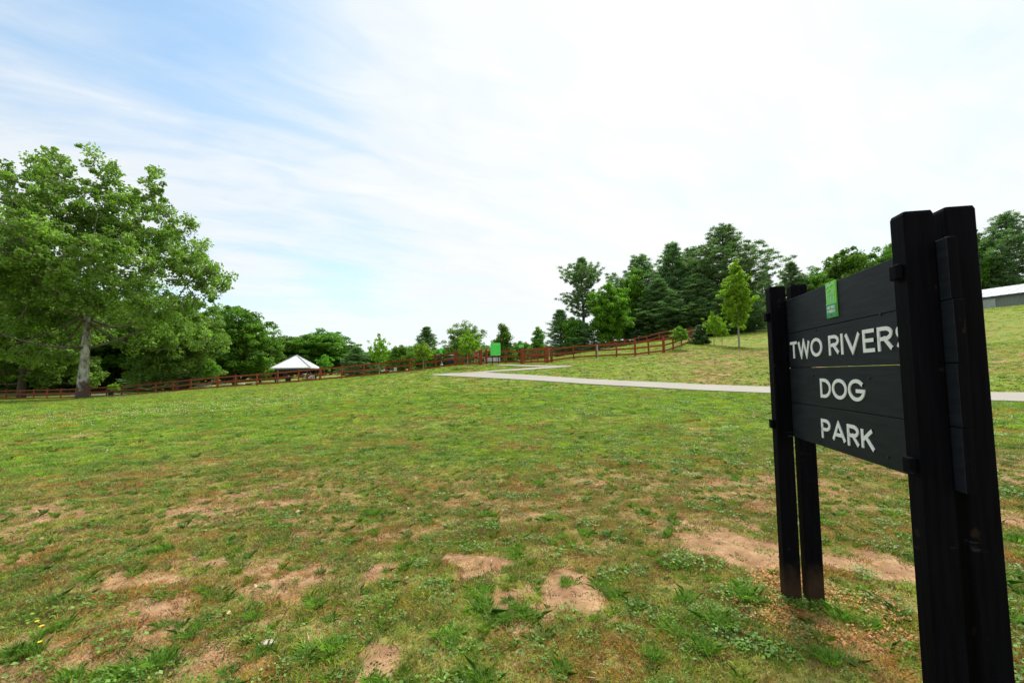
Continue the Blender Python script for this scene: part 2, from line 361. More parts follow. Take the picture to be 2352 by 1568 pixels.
def ground_mat():
    m, t, b = newmat('lawn_and_earth')
    tcn = N(t, 'ShaderNodeTexCoord')
    def nz(scale, detail=6, rough=.6, vec=None):
        n = N(t, 'ShaderNodeTexNoise'); n.inputs['Scale'].default_value = scale; n.inputs['Detail'].default_value = detail; n.inputs['Roughness'].default_value = rough
        t.links.new(vec or tcn.outputs['Object'], n.inputs['Vector']); return n.outputs[0]
    def mix(f, a, c):
        x = N(t, 'ShaderNodeMix', data_type='RGBA')
        if isinstance(f, float): x.inputs[0].default_value = f
        else: t.links.new(f, x.inputs[0])
        for i, v in ((6, a), (7, c)):
            if isinstance(v, tuple): x.inputs[i].default_value = (*v, 1)
            else: t.links.new(v, x.inputs[i])
        return x.outputs[2]
    def sm(v, a, c):
        r = N(t, 'ShaderNodeMapRange', interpolation_type='SMOOTHSTEP'); r.inputs['From Min'].default_value = a; r.inputs['From Max'].default_value = c
        t.links.new(v, r.inputs['Value']); return r.outputs[0]
    bare = N(t, 'ShaderNodeAttribute', attribute_name='bare').outputs['Fac']
    lush = N(t, 'ShaderNodeAttribute', attribute_name='lush').outputs['Fac']
    dry = N(t, 'ShaderNodeAttribute', attribute_name='dry').outputs['Fac']
    fine = nz(28, 5, .7); med = nz(4.5, 6, .65); big = nz(.5, 5); tiny = nz(110, 3, .7)
    soil = mix(sm(med, .36, .66), (.25, .142, .072), (.43, .275, .148))
    soil = mix(mathn(t, 'MULTIPLY', sm(tiny, .54, .68), .6), soil, (.12, .065, .04))
    soil = mix(mathn(t, 'MULTIPLY', sm(fine, .60, .72), .5), soil, (.50, .38, .26))
    vor = N(t, 'ShaderNodeTexVoronoi', feature='DISTANCE_TO_EDGE'); vor.inputs['Scale'].default_value = 11
    dv = vmath(t, 'ADD', tcn.outputs['Object'], None)
    wob = N(t, 'ShaderNodeTexNoise'); wob.inputs['Scale'].default_value = 9; t.links.new(tcn.outputs['Object'], wob.inputs['Vector'])
    sc = vmath(t, 'SCALE', wob.outputs['Color']); sc.inputs['Scale'].default_value = .12; t.links.new(sc.outputs[0], dv.inputs[1])
    t.links.new(dv.outputs[0], vor.inputs['Vector'])
    crack = mathn(t, 'SUBTRACT', 1.0, sm(vor.outputs['Distance'], .0, .035))
    crack = mathn(t, 'MULTIPLY', crack, sm(med, .45, .6))
    soil = mix(mathn(t, 'MULTIPLY', crack, .55), soil, (.09, .05, .03))
    thatch = mix(sm(fine, .42, .62), (.16, .115, .040), (.33, .225, .095))
    green = mix(sm(fine, .36, .64), (.13, .165, .028), (.24, .27, .055))
    green = mix(mathn(t, 'MULTIPLY', sm(med, .46, .62), .65), green, (.16, .24, .034))
    green = mix(mathn(t, 'MULTIPLY', sm(nz(1.9, 5, .7), .54, .64), .6), green, (.20, .185, .05))
    green = mix(mathn(t, 'MULTIPLY', sm(nz(2.7, 5, .72, vmath(t, 'ADD', tcn.outputs['Object'], (13, 4, 2)).outputs[0]), .57, .66), .5), green, (.075, .145, .018))
    grass = mix(sm(lush, .05, .7), thatch, green)
    grass = mix(mathn(t, 'MULTIPLY', dry, .42), grass, (.26, .165, .06))
    col = mix(sm(mathn(t, 'ADD', bare, mathn(t, 'MULTIPLY_ADD', fine, .5, -.25)), .28, .60), grass, soil)
    t.links.new(col, b.inputs['Base Color'])
    b.inputs['Roughness'].default_value = .95; b.inputs['Specular IOR Level'].default_value = .1
    bp = N(t, 'ShaderNodeBump'); bp.inputs['Strength'].default_value = .55; bp.inputs['Distance'].default_value = .03
    hgt = mathn(t, 'ADD', mathn(t, 'MULTIPLY', fine, .6), mathn(t, 'SUBTRACT', mathn(t, 'MULTIPLY', tiny, .35), mathn(t, 'MULTIPLY', crack, .3)))
    t.links.new(hgt, bp.inputs['Height']); t.links.new(bp.outputs[0], b.inputs['Normal'])
    return m
MAT['ground'] = ground_mat()
def sod_mat():
    m, t, b = newmat('grass_blades')
    ti = N(t, 'ShaderNodeAttribute', attribute_name='tint', attribute_type='INSTANCER')
    lv = N(t, 'ShaderNodeAttribute', attribute_name='lv')
    hs = N(t, 'ShaderNodeHueSaturation'); t.links.new(ti.outputs['Color'], hs.inputs['Color'])
    t.links.new(mathn(t, 'MULTIPLY_ADD', lv.outputs['Fac'], .9, .6), hs.inputs['Value'])
    t.links.new(mathn(t, 'MULTIPLY_ADD', lv.outputs['Fac'], -.03, .515), hs.inputs['Hue'])
    t.links.new(hs.outputs[0], b.inputs['Base Color']); b.inputs['Roughness'].default_value = .5; b.inputs['Specular IOR Level'].default_value = .3
    tr = N(t, 'ShaderNodeBsdfTranslucent'); t.links.new(hs.outputs[0], tr.inputs[0])
    ms = N(t, 'ShaderNodeMixShader'); ms.inputs[0].default_value = .35
    t.links.new(b.outputs[0], ms.inputs[1]); t.links.new(tr.outputs[0], ms.inputs[2]); t.links.new(ms.outputs[0], t.nodes['Material Output'].inputs[0])
    return m
MAT['sod'] = sod_mat()

# ------------------------------------------------------------------ mesh helpers
class MB:
    def __init__(s): s.v = []; s.f = []
    def box(s, c, size, rot=None):
        b = len(s.v); hx, hy, hz = [k / 2 for k in size]
        for x, y, z in ((-1,-1,-1),(1,-1,-1),(1,1,-1),(-1,1,-1),(-1,-1,1),(1,-1,1),(1,1,1),(-1,1,1)):
            p = Vector((x * hx, y * hy, z * hz))
            if rot is not None: p = rot @ p
            s.v.append((p.x + c[0], p.y + c[1], p.z + c[2]))
        for q in ((0,3,2,1),(4,5,6,7),(0,1,5,4),(1,2,6,5),(2,3,7,6),(3,0,4,7)): s.f.append(tuple(b + k for k in q))
        return s
    def beam(s, a, b_, w, h):
        a = Vector(a); b_ = Vector(b_); d = b_ - a; L = d.length; x = d.normalized()
        up = Vector((0, 0, 1)) if abs(x.z) < .95 else Vector((0, 1, 0))
        y = up.cross(x).normalized(); z = x.cross(y)
        rot = Matrix((x, y, z)).transposed()
        return s.box((a + b_) / 2, (L, w, h), rot)
    def tube(s, pts, rad, n=8, cap=True):
        pts = [Vector(p) for p in pts]; b = len(s.v); prev = None
        for i, p in enumerate(pts):
            d = (pts[min(i + 1, len(pts) - 1)] - pts[max(i - 1, 0)])
            if d.length < 1e-9: d = Vector((0, 0, 1))
            d.normalize()
            if prev is None:
                up = Vector((1, 0, 0)) if abs(d.x) < .9 else Vector((0, 1, 0))
                a1 = d.cross(up).normalized()
            else:
                a1 = (prev - d * prev.dot(d)).normalized()
            prev = a1; a2 = d.cross(a1)
            r = rad[i] if isinstance(rad, (list, tuple)) else rad
            for k in range(n):
                th = 2 * math.pi * k / n
                q = p + a1 * (math.cos(th) * r) + a2 * (math.sin(th) * r); s.v.append(tuple(q))
        for i in range(len(pts) - 1):
            for k in range(n):
                s.f.append((b + i * n + k, b + i * n + (k + 1) % n, b + (i + 1) * n + (k + 1) % n, b + (i + 1) * n + k))
        if cap:
            s.f.append(tuple(b + k for k in range(n - 1, -1, -1))); s.f.append(tuple(b + (len(pts) - 1) * n + k for k in range(n)))
        return s
    def lathe(s, prof, n=20, c=(0, 0, 0)):
        b = len(s.v)
        for r, z in prof:
            for k in range(n):
                th = 2 * math.pi * k / n; s.v.append((c[0] + r * math.cos(th), c[1] + r * math.sin(th), c[2] + z))
        for i in range(len(prof) - 1):
            for k in range(n):
                s.f.append((b + i * n + k, b + i * n + (k + 1) % n, b + (i + 1) * n + (k + 1) % n, b + (i + 1) * n + k))
        s.f.append(tuple(b + k for k in range(n - 1, -1, -1))); s.f.append(tuple(b + (len(prof) - 1) * n + k for k in range(n)))
        return s
    def poly(s, pts):
        b = len(s.v); s.v += [tuple(p) for p in pts]; s.f.append(tuple(range(b, b + len(pts)))); return s
    def build(s, name, mat, parent=None, bevel=0, smooth=False, loc=None):
        me = bpy.data.meshes.new(name); me.from_pydata(s.v, [], s.f); me.update()
        me.materials.append(mat)
        if smooth:
            me.polygons.foreach_set('use_smooth', [True] * len(me.polygons))
        o = bpy.data.objects.new(name, me); C.objects.link(o)
        if parent is not None: o.parent = parent
        if loc is not None: o.location = loc
        if bevel:
            md = o.modifiers.new('bevel', 'BEVEL'); md.width = bevel; md.segments = 2; md.limit_method = 'ANGLE'
        return o
def npmesh(name, verts, quads, mat, attrs=None, smooth=False):
    me = bpy.data.meshes.new(name)
    nv = len(verts); nf, k = quads.shape
    me.vertices.add(nv); me.vertices.foreach_set('co', verts.astype(np.float32).ravel())
    me.loops.add(nf * k); me.loops.foreach_set('vertex_index', quads.astype(np.int32).ravel())
    me.polygons.add(nf); me.polygons.foreach_set('loop_start', (np.arange(nf) * k).astype(np.int32))
    try: me.polygons.foreach_set('loop_total', np.full(nf, k, np.int32))
    except Exception: pass
    if smooth: me.polygons.foreach_set('use_smooth', np.ones(nf, bool))
    me.update(calc_edges=True)
    for an, (dom, val) in (attrs or {}).items():
        a = me.attributes.new(an, 'FLOAT', dom); a.data.foreach_set('value', val.astype(np.float32).ravel())
    me.materials.append(mat)
    return me
def link(name, me, parent=None, loc=None):
    o = bpy.data.objects.new(name, me); C.objects.link(o)
    if parent is not None: o.parent = parent
    if loc is not None: o.location = loc
    return o
def tag(o, label=None, cat=None, group=None, kind=None):
    if label: o['label'] = label
    if cat: o['category'] = cat
    if group: o['group'] = group
    if kind: o['kind'] = kind
    return o
def thing(name, loc, label, cat, group=None, rz=0):
    o = bpy.data.objects.new(name, None); C.objects.link(o); o.location = tuple(float(v) for v in loc); o.rotation_euler = (0, 0, rz)
    o.empty_display_size = .2
    return tag(o, label, cat, group)

# ------------------------------------------------------------------ ground sheet
def build_ground():
    nr = 520
    rr = np.concatenate([[0.0], np.geomspace(.35, 650, nr)])
    af = np.linspace(R(-64), R(64), 760)
    ab = np.linspace(R(64), R(360 - 64), 70)[1:-1]
    ang = np.concatenate([af, ab]); na = len(ang)
    RR, AA = np.meshgrid(rr[1:], ang, indexing='ij')
    X = RR * np.sin(AA); Y = RR * np.cos(AA)
    x = np.concatenate([[0], X.ravel()]); y = np.concatenate([[0], Y.ravel()])
    z = T(x, y)
    rad = np.hypot(x, y)
    far = sstep(rad, 230, 420)
    z = z * (1 - far) + (4 + .02 * x) * far
    b = bare_map(x, y); l = lush_map(x, y); d = dry_map(x, y)
    nearw = 1 - sstep(rad, 20, 60)
    z = z + nearw * ((fbm(x * 3, y * 3, 400, 4) - .5) * .05 + (fbm(x * 14, y * 14, 440, 2) - .5) * .016 - .012 * np.clip(b, 0, 1))
    i = np.arange(nr - 1)[:, None] * na; k = np.arange(na)[None]; k2 = (k + 1) % na
    q = np.stack([1 + i + k, 1 + i + na + k, 1 + i + na + k2, 1 + i + k2], -1).reshape(-1, 4)[:, ::-1]
    # centre fan as quads (degenerate free: pair of sectors)
    me = npmesh('ground', np.stack([x, y, z], 1), q, MAT['ground'], {'bare': ('POINT', b), 'lush': ('POINT', l), 'dry': ('POINT', d)}, smooth=True)
    o = link('ground', me); tag(o, kind='structure')
    me.update()
    if me.polygons[1000].normal.z < 0: me.flip_normals()
    fan = MB(); ring = [(float(x[1 + k]), float(y[1 + k]), float(z[1 + k])) for k in range(0, na)]
    fan.poly(ring[::-1])
    bm_me = fan.build('ground_patch', MAT['ground'])
    # merge the small disc under the camera into the ground sheet
    import bmesh
    bm = bmesh.new(); bm.from_mesh(me)
    bm.verts.ensure_lookup_table()
    bmesh.ops.delete(bm, geom=[bm.verts[0]], context='VERTS')
    bm.verts.ensure_lookup_table()
    try: bm.faces.new([bm.verts[k] for k in range(na)][::-1])
    except Exception: pass
    bm.to_mesh(me); bm.free()
    bpy.data.objects.remove(bm_me)
build_ground()

# ------------------------------------------------------------------ concrete path, drive, slab
def ribbon(name, pairs, mat, lift=.05, thick=.14, sub=6):
    """pairs: list of (near point, far point) on the ground"""
    m = MB(); pts = []
    for i in range(len(pairs) - 1):
        (a0, b0), (a1, b1) = pairs[i], pairs[i + 1]
        for k in range(sub):
            t = k / sub
            pts.append((a0 * (1 - t) + a1 * t, b0 * (1 - t) + b1 * t))
    pts.append(pairs[-1])
    acr = 3; n = len(pts)
    for a, b in pts:
        for j in range(acr + 1):
            p = a + (b - a) * j / acr
            m.v.append((float(p[0]), float(p[1]), Tz(p[0], p[1]) + lift))
    w = acr + 1
    for i in range(n - 1):
        for j in range(acr): m.f.append((i * w + j, i * w + j + 1, (i + 1) * w + j + 1, (i + 1) * w + j))
    base = len(m.v)
    for a, b in pts:
        for p in (a, b): m.v.append((float(p[0]), float(p[1]), Tz(p[0], p[1]) + lift - thick))
    for i in range(n - 1):
        m.f.append((i * w, (i + 1) * w, base + 2 * (i + 1), base + 2 * i))
        m.f.append(((i + 1) * w + acr, i * w + acr, base + 2 * i + 1, base + 2 * (i + 1) + 1))
    m.f.append((0, base, base + 1, acr)); m.f.append(((n - 1) * w + acr, base + 2 * n - 1, base + 2 * n - 2, (n - 1) * w))
    o = m.build(name, mat)
    import bmesh
    bm = bmesh.new(); bm.from_mesh(o.data); bmesh.ops.recalc_face_normals(bm, faces=bm.faces); bm.to_mesh(o.data); bm.free()
    return o
def concrete_path_mat():
    m, t, b = newmat('path_concrete')
    tcn = N(t, 'ShaderNodeTexCoord')
    a = N(t, 'ShaderNodeTexNoise'); a.inputs['Scale'].default_value = .7; a.inputs['Detail'].default_value = 9; t.links.new(tcn.outputs['Object'], a.inputs['Vector'])
    c = N(t, 'ShaderNodeTexNoise'); c.inputs['Scale'].default_value = 25; c.inputs['Detail'].default_value = 4; t.links.new(tcn.outputs['Object'], c.inputs['Vector'])
    mx = N(t, 'ShaderNodeMix', data_type='RGBA'); mx.inputs[6].default_value = (.215, .195, .165, 1); mx.inputs[7].default_value = (.325, .305, .26, 1)
    t.links.new(mathn(t, 'ADD', mathn(t, 'MULTIPLY', a.outputs[0], .8), mathn(t, 'MULTIPLY', c.outputs[0], .25)), mx.inputs[0])
    sp = N(t, 'ShaderNodeSeparateXYZ'); t.links.new(tcn.outputs['Object'], sp.inputs[0])
    lane = mathn(t, 'FRACT', mathn(t, 'DIVIDE', mathn(t, 'SUBTRACT', mathn(t, 'MULTIPLY', sp.outputs[0], .77), mathn(t, 'MULTIPLY', sp.outputs[1], .64)), 2.2))
    jt = mathn(t, 'LESS_THAN', lane, .014)
    m2 = N(t, 'ShaderNodeMix', data_type='RGBA'); t.links.new(mathn(t, 'MULTIPLY', jt, .6), m2.inputs[0]); t.links.new(mx.outputs[2], m2.inputs[6]); m2.inputs[7].default_value = (.16, .15, .13, 1)
    t.links.new(m2.outputs[2], b.inputs['Base Color']); b.inputs['Roughness'].default_value = .85
    return m
MAT['path'] = concrete_path_mat()
def pr(a, b): return (Gp(*a), Gp(*b))
ribbons = [
    [pr((2600, 930), (2600, 907)), pr((2352, 924), (2352, 903)), pr((2050, 913.5), (2050, 896)), pr((1760, 904), (1760, 889.5)), pr((1500, 891), (1500, 878.5)),
     pr((1334, 882), (1334, 870.5)), pr((1200, 873), (1200, 861)), pr((1105, 868), (1105, 855.5)), pr((1048, 865), (1052, 857.5)), pr((988, 862.3), (995, 860.8))],
]
path = ribbon('path', ribbons[0], MAT['path']); tag(path, kind='structure')
path2 = ribbon('path', [pr((1066, 858.6), (1050, 858.2)), pr((1105, 857.2), (1105, 854.6)), pr((1170, 852.5), (1170, 849.3)), pr((1240, 848.0), (1240, 844.6)), pr((1318, 842.6), (1308, 841.2))], MAT['path'], lift=.058, thick=.15)
tag(path2, kind='structure')
path3 = ribbon('path', [pr((1312, 842.3), (1308, 841.0)), pr((1240, 843.6), (1240, 840.9)), pr((1190, 841.6), (1190, 839.3)), pr((1141, 839.3), (1143, 838.0))], MAT['path'], lift=.066, thick=.16)
tag(path3, kind='structure')
def gxy(px, D):
    p = P(px, 870, D); return np.array([p[0], p[1], Tz(p[0], p[1])])
road = ribbon('road', [(gxy(150, 76), gxy(150, 80)), (gxy(300, 68), gxy(300, 74)), (gxy(450, 59), gxy(450, 66)), (gxy(560, 58), gxy(560, 64)), (gxy(690, 58), gxy(690, 63))], MAT['asphalt'], lift=.04, thick=.15)
tag(road, kind='structure')

# ------------------------------------------------------------------ fences
FH = 1.25
def fence_run(name, label, stations, big=(), tall=None, group=None, rails=(1.16, .66, .16), wire=True, height=FH, skip_rails=()):
    """stations: (x, y) of the posts"""
    s0 = stations[0]
    root = thing(name, (s0[0], s0[1], Tz(s0[0], s0[1])), label, 'fence', group)
    ox, oy, oz = root.location
    zz = [Tz(*s) for s in stations]
    for i, s in enumerate(stations):
        w = .17 if i in big else .115
        h = height + (.14 if i in big else .03)
        if tall and i in tall: h = tall[i]
        j = min(i + 1, len(stations) - 1); k = max(i - 1, 0)
        rz = math.atan2(stations[j][1] - stations[k][1], stations[j][0] - stations[k][0])
        m = MB(); m.box((0, 0, h / 2 - .1), (w, w, h + .2)); m.box((0, 0, h + .012), (w * .8, w * .8, .024))
        o = m.build('post', MAT['fence'], root); o.location = (s[0] - ox, s[1] - oy, zz[i] - oz); o.rotation_euler = (0, 0, rz)
    wm = MB()
    for i in range(len(stations) - 1):
        a, b = stations[i], stations[i + 1]
        if i in skip_rails: continue
        if wire:
            for k in range(7):
                hgt = .22 + .15 * k
                wm.beam((a[0] - ox, a[1] - oy + .03, zz[i] - oz + hgt), (b[0] - ox, b[1] - oy + .03, zz[i + 1] - oz + hgt), .004, .004)
            for k in range(1, 8):
                t = k / 8; x_ = a[0] + (b[0] - a[0]) * t - ox; y_ = a[1] + (b[1] - a[1]) * t - oy + .03; z_ = zz[i] + (zz[i + 1] - zz[i]) * t - oz
                wm.beam((x_, y_, z_ + .12), (x_, y_, z_ + 1.16), .004, .004)
    i = 0
    while i < len(stations) - 1:
        j = min(i + (2 if len(stations) > 6 else 1), len(stations) - 1)
        for h in rails:
            m = MB()
            for k in range(i, j):
                if k in skip_rails: continue
                a, b = stations[k], stations[k + 1]
                dx, dy = b[0] - a[0], b[1] - a[1]; L = math.hypot(dx, dy); nx, ny = dy / L * .075, -dx / L * .075
                e = .0015 * (k % 2)
                m.beam((a[0] - ox + nx, a[1] - oy + ny, zz[k] - oz + h + e), (b[0] - ox + nx, b[1] - oy + ny, zz[k + 1] - oz + h + e), .038, .14)
            if m.v: m.build('rail', MAT['fence'], root)
        i = j
    if wm.v: wm.build('wire_mesh', MAT['wire'], root)
    return root
def pdepth(px, table):
    xs, ds = zip(*table); return float(np.interp(px, xs, ds))
tabL = [(-260, 75), (0, 64), (168, 58.5), (330, 54), (480, 50), (600, 48), (735, 46.5), (868, 45), (960, 44), (1046, 43)]
pL = [-100, -58, -18, 17, 48.6, 80, 110.5, 142, 176, 209, 246.6, 281, 318.7, 358.8, 398.6, 439.5, 485.4, 529.6, 578.2, 627.6, 679.6, 735.7, 798, 868, 938, 1009, 1046]
pL = [-100, -62, -22, 17, 48.6, 80, 110.5, 142, 176, 209, 246.6, 281, 318.7, 358.8, 398.6, 439.5, 485.4, 529.6]
# posts further right, from the survey (every bay about 2.4 m)
pL += [500.5, 541, 590.5, 638, 686, 735.7, 785, 835.7, 887, 942, 1000.8, 1046]
pL = sorted(set([p for p in pL if p not in (529.6, 485.4)] ))
def st(px, D):
    p = P(px, 860, D); return (float(p[0]), float(p[1]))
stL = [st(p, pdepth(p, tabL)) for p in pL]
n_big = {i for i, p in enumerate(pL) if abs(p - 500.5) < 2 or abs(p - 735.7) < 2 or abs(p - 1046) < 2}
fence_run('rail_fence', 'long reddish brown rail fence running from the big tree up to the gate', stL, big=n_big)
fence_run('rail_fence', 'short fence panel of four posts just left of the tall green rules sign', [st(1048, 43.05), st(1062, 42.7), st(1076, 42.2), st(1104, 41)], big=(0, 3), group=None)
fence_run('rail_fence', 'narrow fence panel set end on between two posts left of the tall green sign', [st(1106, 41.2), st(1117, 45)], big=(0, 1), wire=False)
fence_run('rail_fence', 'fence panel behind the tall green rules sign', [st(1118, 43.4), st(1162, 43.2), st(1198, 43)], big=(0, 2))
fence_run('rail_fence', 'rear fence panel seen through the wide gate', [st(1204, 48), st(1228, 48), st(1254, 48)], big=(), wire=True)
fence_run('rail_fence', 'short end on panel between the wide gate and the right hand fence', [st(1259, 42.3), st(1267, 44.5)], big=(0, 1), wire=False)
tabR = [(1268, 43), (1319, 44), (1371, 43), (1418, 42), (1461, 40.5), (1492, 41), (1527, 41.5), (1549, 43), (1569, 45), (1586, 49), (1603, 53.3)]
fence_run('rail_fence', 'near reddish brown rail fence climbing the slope from the gate to the round shrub', [st(*a) for a in tabR], big=(0, 4, 6))
tabB = [(1284, 72), (1300, 72.3), (1317, 72.5), (1352, 73), (1392, 70), (1415, 67.5), (1438, 65), (1462, 63), (1489, 61), (1518, 57.5), (1549, 55), (1581, 53.5), (1606, 53.8)]
fence_run('rail_fence', 'far rail fence along the foot of the pine trees behind the near fence', [st(*a) for a in tabB], big=(12,))
# pale weathered post next to the near fence
g = st(1374, 42.7)
o = MB().box((0, 0, .55), (.10, .10, 1.3)).box((0, 0, 1.21), (.07, .07, .03)).build('marker_post', MAT['grey_post'])
o.location = (g[0], g[1], Tz(*g)); tag(o, 'single pale grey weathered post beside the near red fence', 'post')
# wide gate
gl, gr_ = st(1201, 42.6), st(1257, 42.2)
gate = thing('fence_gate', (gl[0], gl[1], Tz(*gl)), 'wide reddish brown gate with three cross rails right of the tall green sign', 'gate')
def gate_parts(root, a, b, h=1.38):
    ox, oy, oz = root.location; za, zb = Tz(*a) - oz, Tz(*b) - oz
    L = Vector((b[0] - a[0], b[1] - a[1])); u = L.normalized()
    for q, z_ in ((a, za), (b, zb)):
        m = MB(); m.box((q[0] - ox, q[1] - oy, z_ + .72), (.2, .2, 1.6)); m.box((q[0] - ox, q[1] - oy, z_ + 1.53), (.15, .15, .02)); m.build('gate_post', MAT['fence'], root)
    for f in (.09, .36, .62, .91):
        x_, y_, z_ = a[0] - ox + L.x * f, a[1] - oy + L.y * f, za + (zb - za) * f
        MB().box((x_, y_, z_ + .70), (.10, .05, 1.24)).build('stile', MAT['fence'], root)
    for hh in (.16, .72, 1.26):
        s_, e_ = .05, .95
        m = MB(); m.beam((a[0] - ox + L.x * s_, a[1] - oy + L.y * s_ - .055, za + (zb - za) * s_ + hh), (a[0] - ox + L.x * e_, a[1] - oy + L.y * e_ - .055, za + (zb - za) * e_ + hh), .038, .15)
        m.build('rail', MAT['fence'], root)
    m = MB()
    for k in range(9):
        hh = .2 + k * .12
        m.beam((a[0] - ox, a[1] - oy + .04, za + hh), (b[0] - ox, b[1] - oy + .04, zb + hh), .005, .005)
    for k in range(1, 18):
        f = k / 18; m.beam((a[0] - ox + L.x * f, a[1] - oy + L.y * f + .04, za + (zb - za) * f + .12), (a[0] - ox + L.x * f, a[1] - oy + L.y * f + .04, za + (zb - za) * f + 1.3), .005, .005)
    m.build('wire_mesh', MAT['wire'], root)
    MB().box((a[0] - ox + L.x * .93, a[1] - oy - .1, zb + .95), (.06, .05, .12)).build('latch', MAT['greymetal'], root)
gate_parts(gate, gl, gr_)

# ------------------------------------------------------------------ stroke lettering
def arc(cx, cy, rx, ry, a0, a1, n=14):
    return [(cx + rx * math.cos(R(a0 + (a1 - a0) * i / n)), cy + ry * math.sin(R(a0 + (a1 - a0) * i / n))) for i in range(n + 1)]
GL = {
 'T': (.66, [[(0, 1), (.66, 1)], [(.33, 1), (.33, 0)]]),
 'W': (1.1, [[(0, 1), (.27, 0), (.55, 1), (.83, 0), (1.1, 1)]]),
 'O': (.92, [arc(.46, .5, .46, .5, 90, 450, 32)]),
 'R': (.56, [[(0, 0), (0, 1), (.28, 1)] + arc(.28, .75, .27, .25, 90, -90, 12) + [(0, .5)], [(.26, .5), (.56, 0)]]),
 'I': (.0, [[(0, 0), (0, 1)]]),
 'V': (.74, [[(0, 1), (.37, 0), (.74, 1)]]),
 'E': (.48, [[(.48, 1), (0, 1), (0, 0), (.48, 0)], [(0, .52), (.44, .52)]]),
 'S': (.52, [arc(.26, .745, .26, .255, 30, 270, 14) + arc(.26, .245, .26, .245, 90, -150, 14)[1:]]),
 'D': (.72, [[(0, 0), (0, 1), (.24, 1)] + arc(.24, .5, .48, .5, 90, -90, 18) + [(0, 0)]]),
 'G': (.88, [arc(.46, .5, .46, .5, 42, 355, 26) + [(.5, .46)]]),
 'P': (.54, [[(0, 0), (0, 1), (.28, 1)] + arc(.28, .73, .26, .27, 90, -90, 12) + [(0, .46)]]),
 'A': (.76, [[(0, 0), (.38, 1), (.76, 0)], [(.12, .33), (.64, .33)]]),
 'K': (.58, [[(0, 0), (0, 1)], [(.54, 1), (.03, .42)], [(.2, .6), (.58, 0)]]),
 'M': (.8, [[(0, 0), (0, 1), (.4, .25), (.8, 1), (.8, 0)]]),
}
def word_mesh(m, text, x0, x1, z0, cap, s=.13, y0=-.004, y1=.002, gap=.24):
    """strokes laid out along local x, facing -y"""
    tot = 0
    for i, ch in enumerate(text): tot += GL[ch][0] + (gap if i < len(text) - 1 else 0)
    sx = (x1 - x0 - s * cap) / tot; sz = cap * (1 - s); hw = s * cap / 2
    x = x0 + hw; cnt = 0
    for ch in text:
        w, strokes = GL[ch]
        for pl in strokes:
            pts = [Vector((x + p[0] * sx, z0 + hw + p[1] * sz)) for p in pl]
            pts = [p for i_, p in enumerate(pts) if i_ == 0 or (p - pts[i_ - 1]).length > 1e-5]
            closed = (pts[0] - pts[-1]).length < 1e-6
            if closed: pts = pts[:-1]
            n = len(pts); L = []; Rr = []
            for i in range(n):
                a = pts[(i - 1) % n] if (closed or i > 0) else None; b = pts[(i + 1) % n] if (closed or i < n - 1) else None
                d1 = (pts[i] - a).normalized() if a is not None else None; d2 = (b - pts[i]).normalized() if b is not None else None
                if d1 is None: d1 = d2
                if d2 is None: d2 = d1
                n1 = Vector((-d1.y, d1.x)); n2 = Vector((-d2.y, d2.x)); nn = (n1 + n2)
                nn = nn.normalized() if nn.length > 1e-6 else n1
                k = min(1 / max(nn.dot(n1), .3), 2.2)
                p = pts[i].copy()
                if not closed and i == 0: p -= d2 * (hw if len(pl) > 1 and (ch not in 'AVWKM') else 0)
                if not closed and i == n - 1: p += d1 * (hw if (ch not in 'AVWKMR') else 0)
                L.append(p + nn * hw * k); Rr.append(p - nn * hw * k)
            yo = y0 - .0003 * cnt; cnt = (cnt + 1) % 4
            b0 = len(m.v)
            for i in range(n):
                for q in (L[i], Rr[i]):
                    m.v.append((q.x, yo, q.y)); m.v.append((q.x, y1, q.y))
            seg = n if closed else n - 1
            for i in range(seg):
                a_ = b0 + 4 * i; c_ = b0 + 4 * ((i + 1) % n)
                m.f.append((a_, a_ + 2, c_ + 2, c_)); m.f.append((a_, c_, c_ + 1, a_ + 1)); m.f.append((a_ + 2, a_ + 3, c_ + 3, c_ + 2))
        x += (w + gap) * sx
    return m

# ------------------------------------------------------------------ the big entrance sign
A_ = R(11.2); dvec = Vector((math.sin(A_), math.cos(A_), 0)); nvec = Vector((math.cos(A_), -math.sin(A_), 0))
TC, NC = 2.70, 1.2
so = dvec * TC + nvec * NC
sign = thing('entrance_sign', (so.x, so.y, 0.0), 'large black wooden plank sign reading TWO RIVERS DOG PARK beside the lawn', 'sign',
             rz=math.atan2(-dvec.y, -dvec.x))
sign.rotation_mode = 'XYZ'
LEAN = .009
sign.rotation_euler = (-LEAN, 0, math.atan2(-dvec.y, -dvec.x))
def sx_(t): return TC - t
ztop = EYE + .565
for t0, nm in ((1.945, 'near'), (3.378, 'far')):
    for side in (0, 1):
        y0 = -.099 if side == 0 else .0345
        m = MB()
        xa, xb = sx_(t0 + .09), sx_(t0); ya, yb = y0, y0 + .099
        h = ztop + (.006 if side else 0) + (.018 if nm == 'near' else 0)
        c = .006                                   # chamfered post corners, bevelled top
        prof = [(xa + c, ya), (xb - c, ya), (xb, ya + c), (xb, yb - c), (xb - c, yb), (xa + c, yb), (xa, yb - c), (xa, ya + c)]
        cxm, cym = (xa + xb) / 2, (ya + yb) / 2
        for zq, sc in ((-.35, 1), (h - .012, 1), (h, .92)):
            for q in prof: m.v.append((cxm + (q[0] - cxm) * sc, cym + (q[1] - cym) * sc, zq))
        for l in range(2):
            for k in range(8): m.f.append((l * 8 + k, l * 8 + (k + 1) % 8, l * 8 + 8 + (k + 1) % 8, l * 8 + 8 + k))
        m.f.append(tuple(range(16, 24)))
        m.build('post', MAT['blackpost'], sign)
zb = EYE - .440; bh = .2265
boards = []
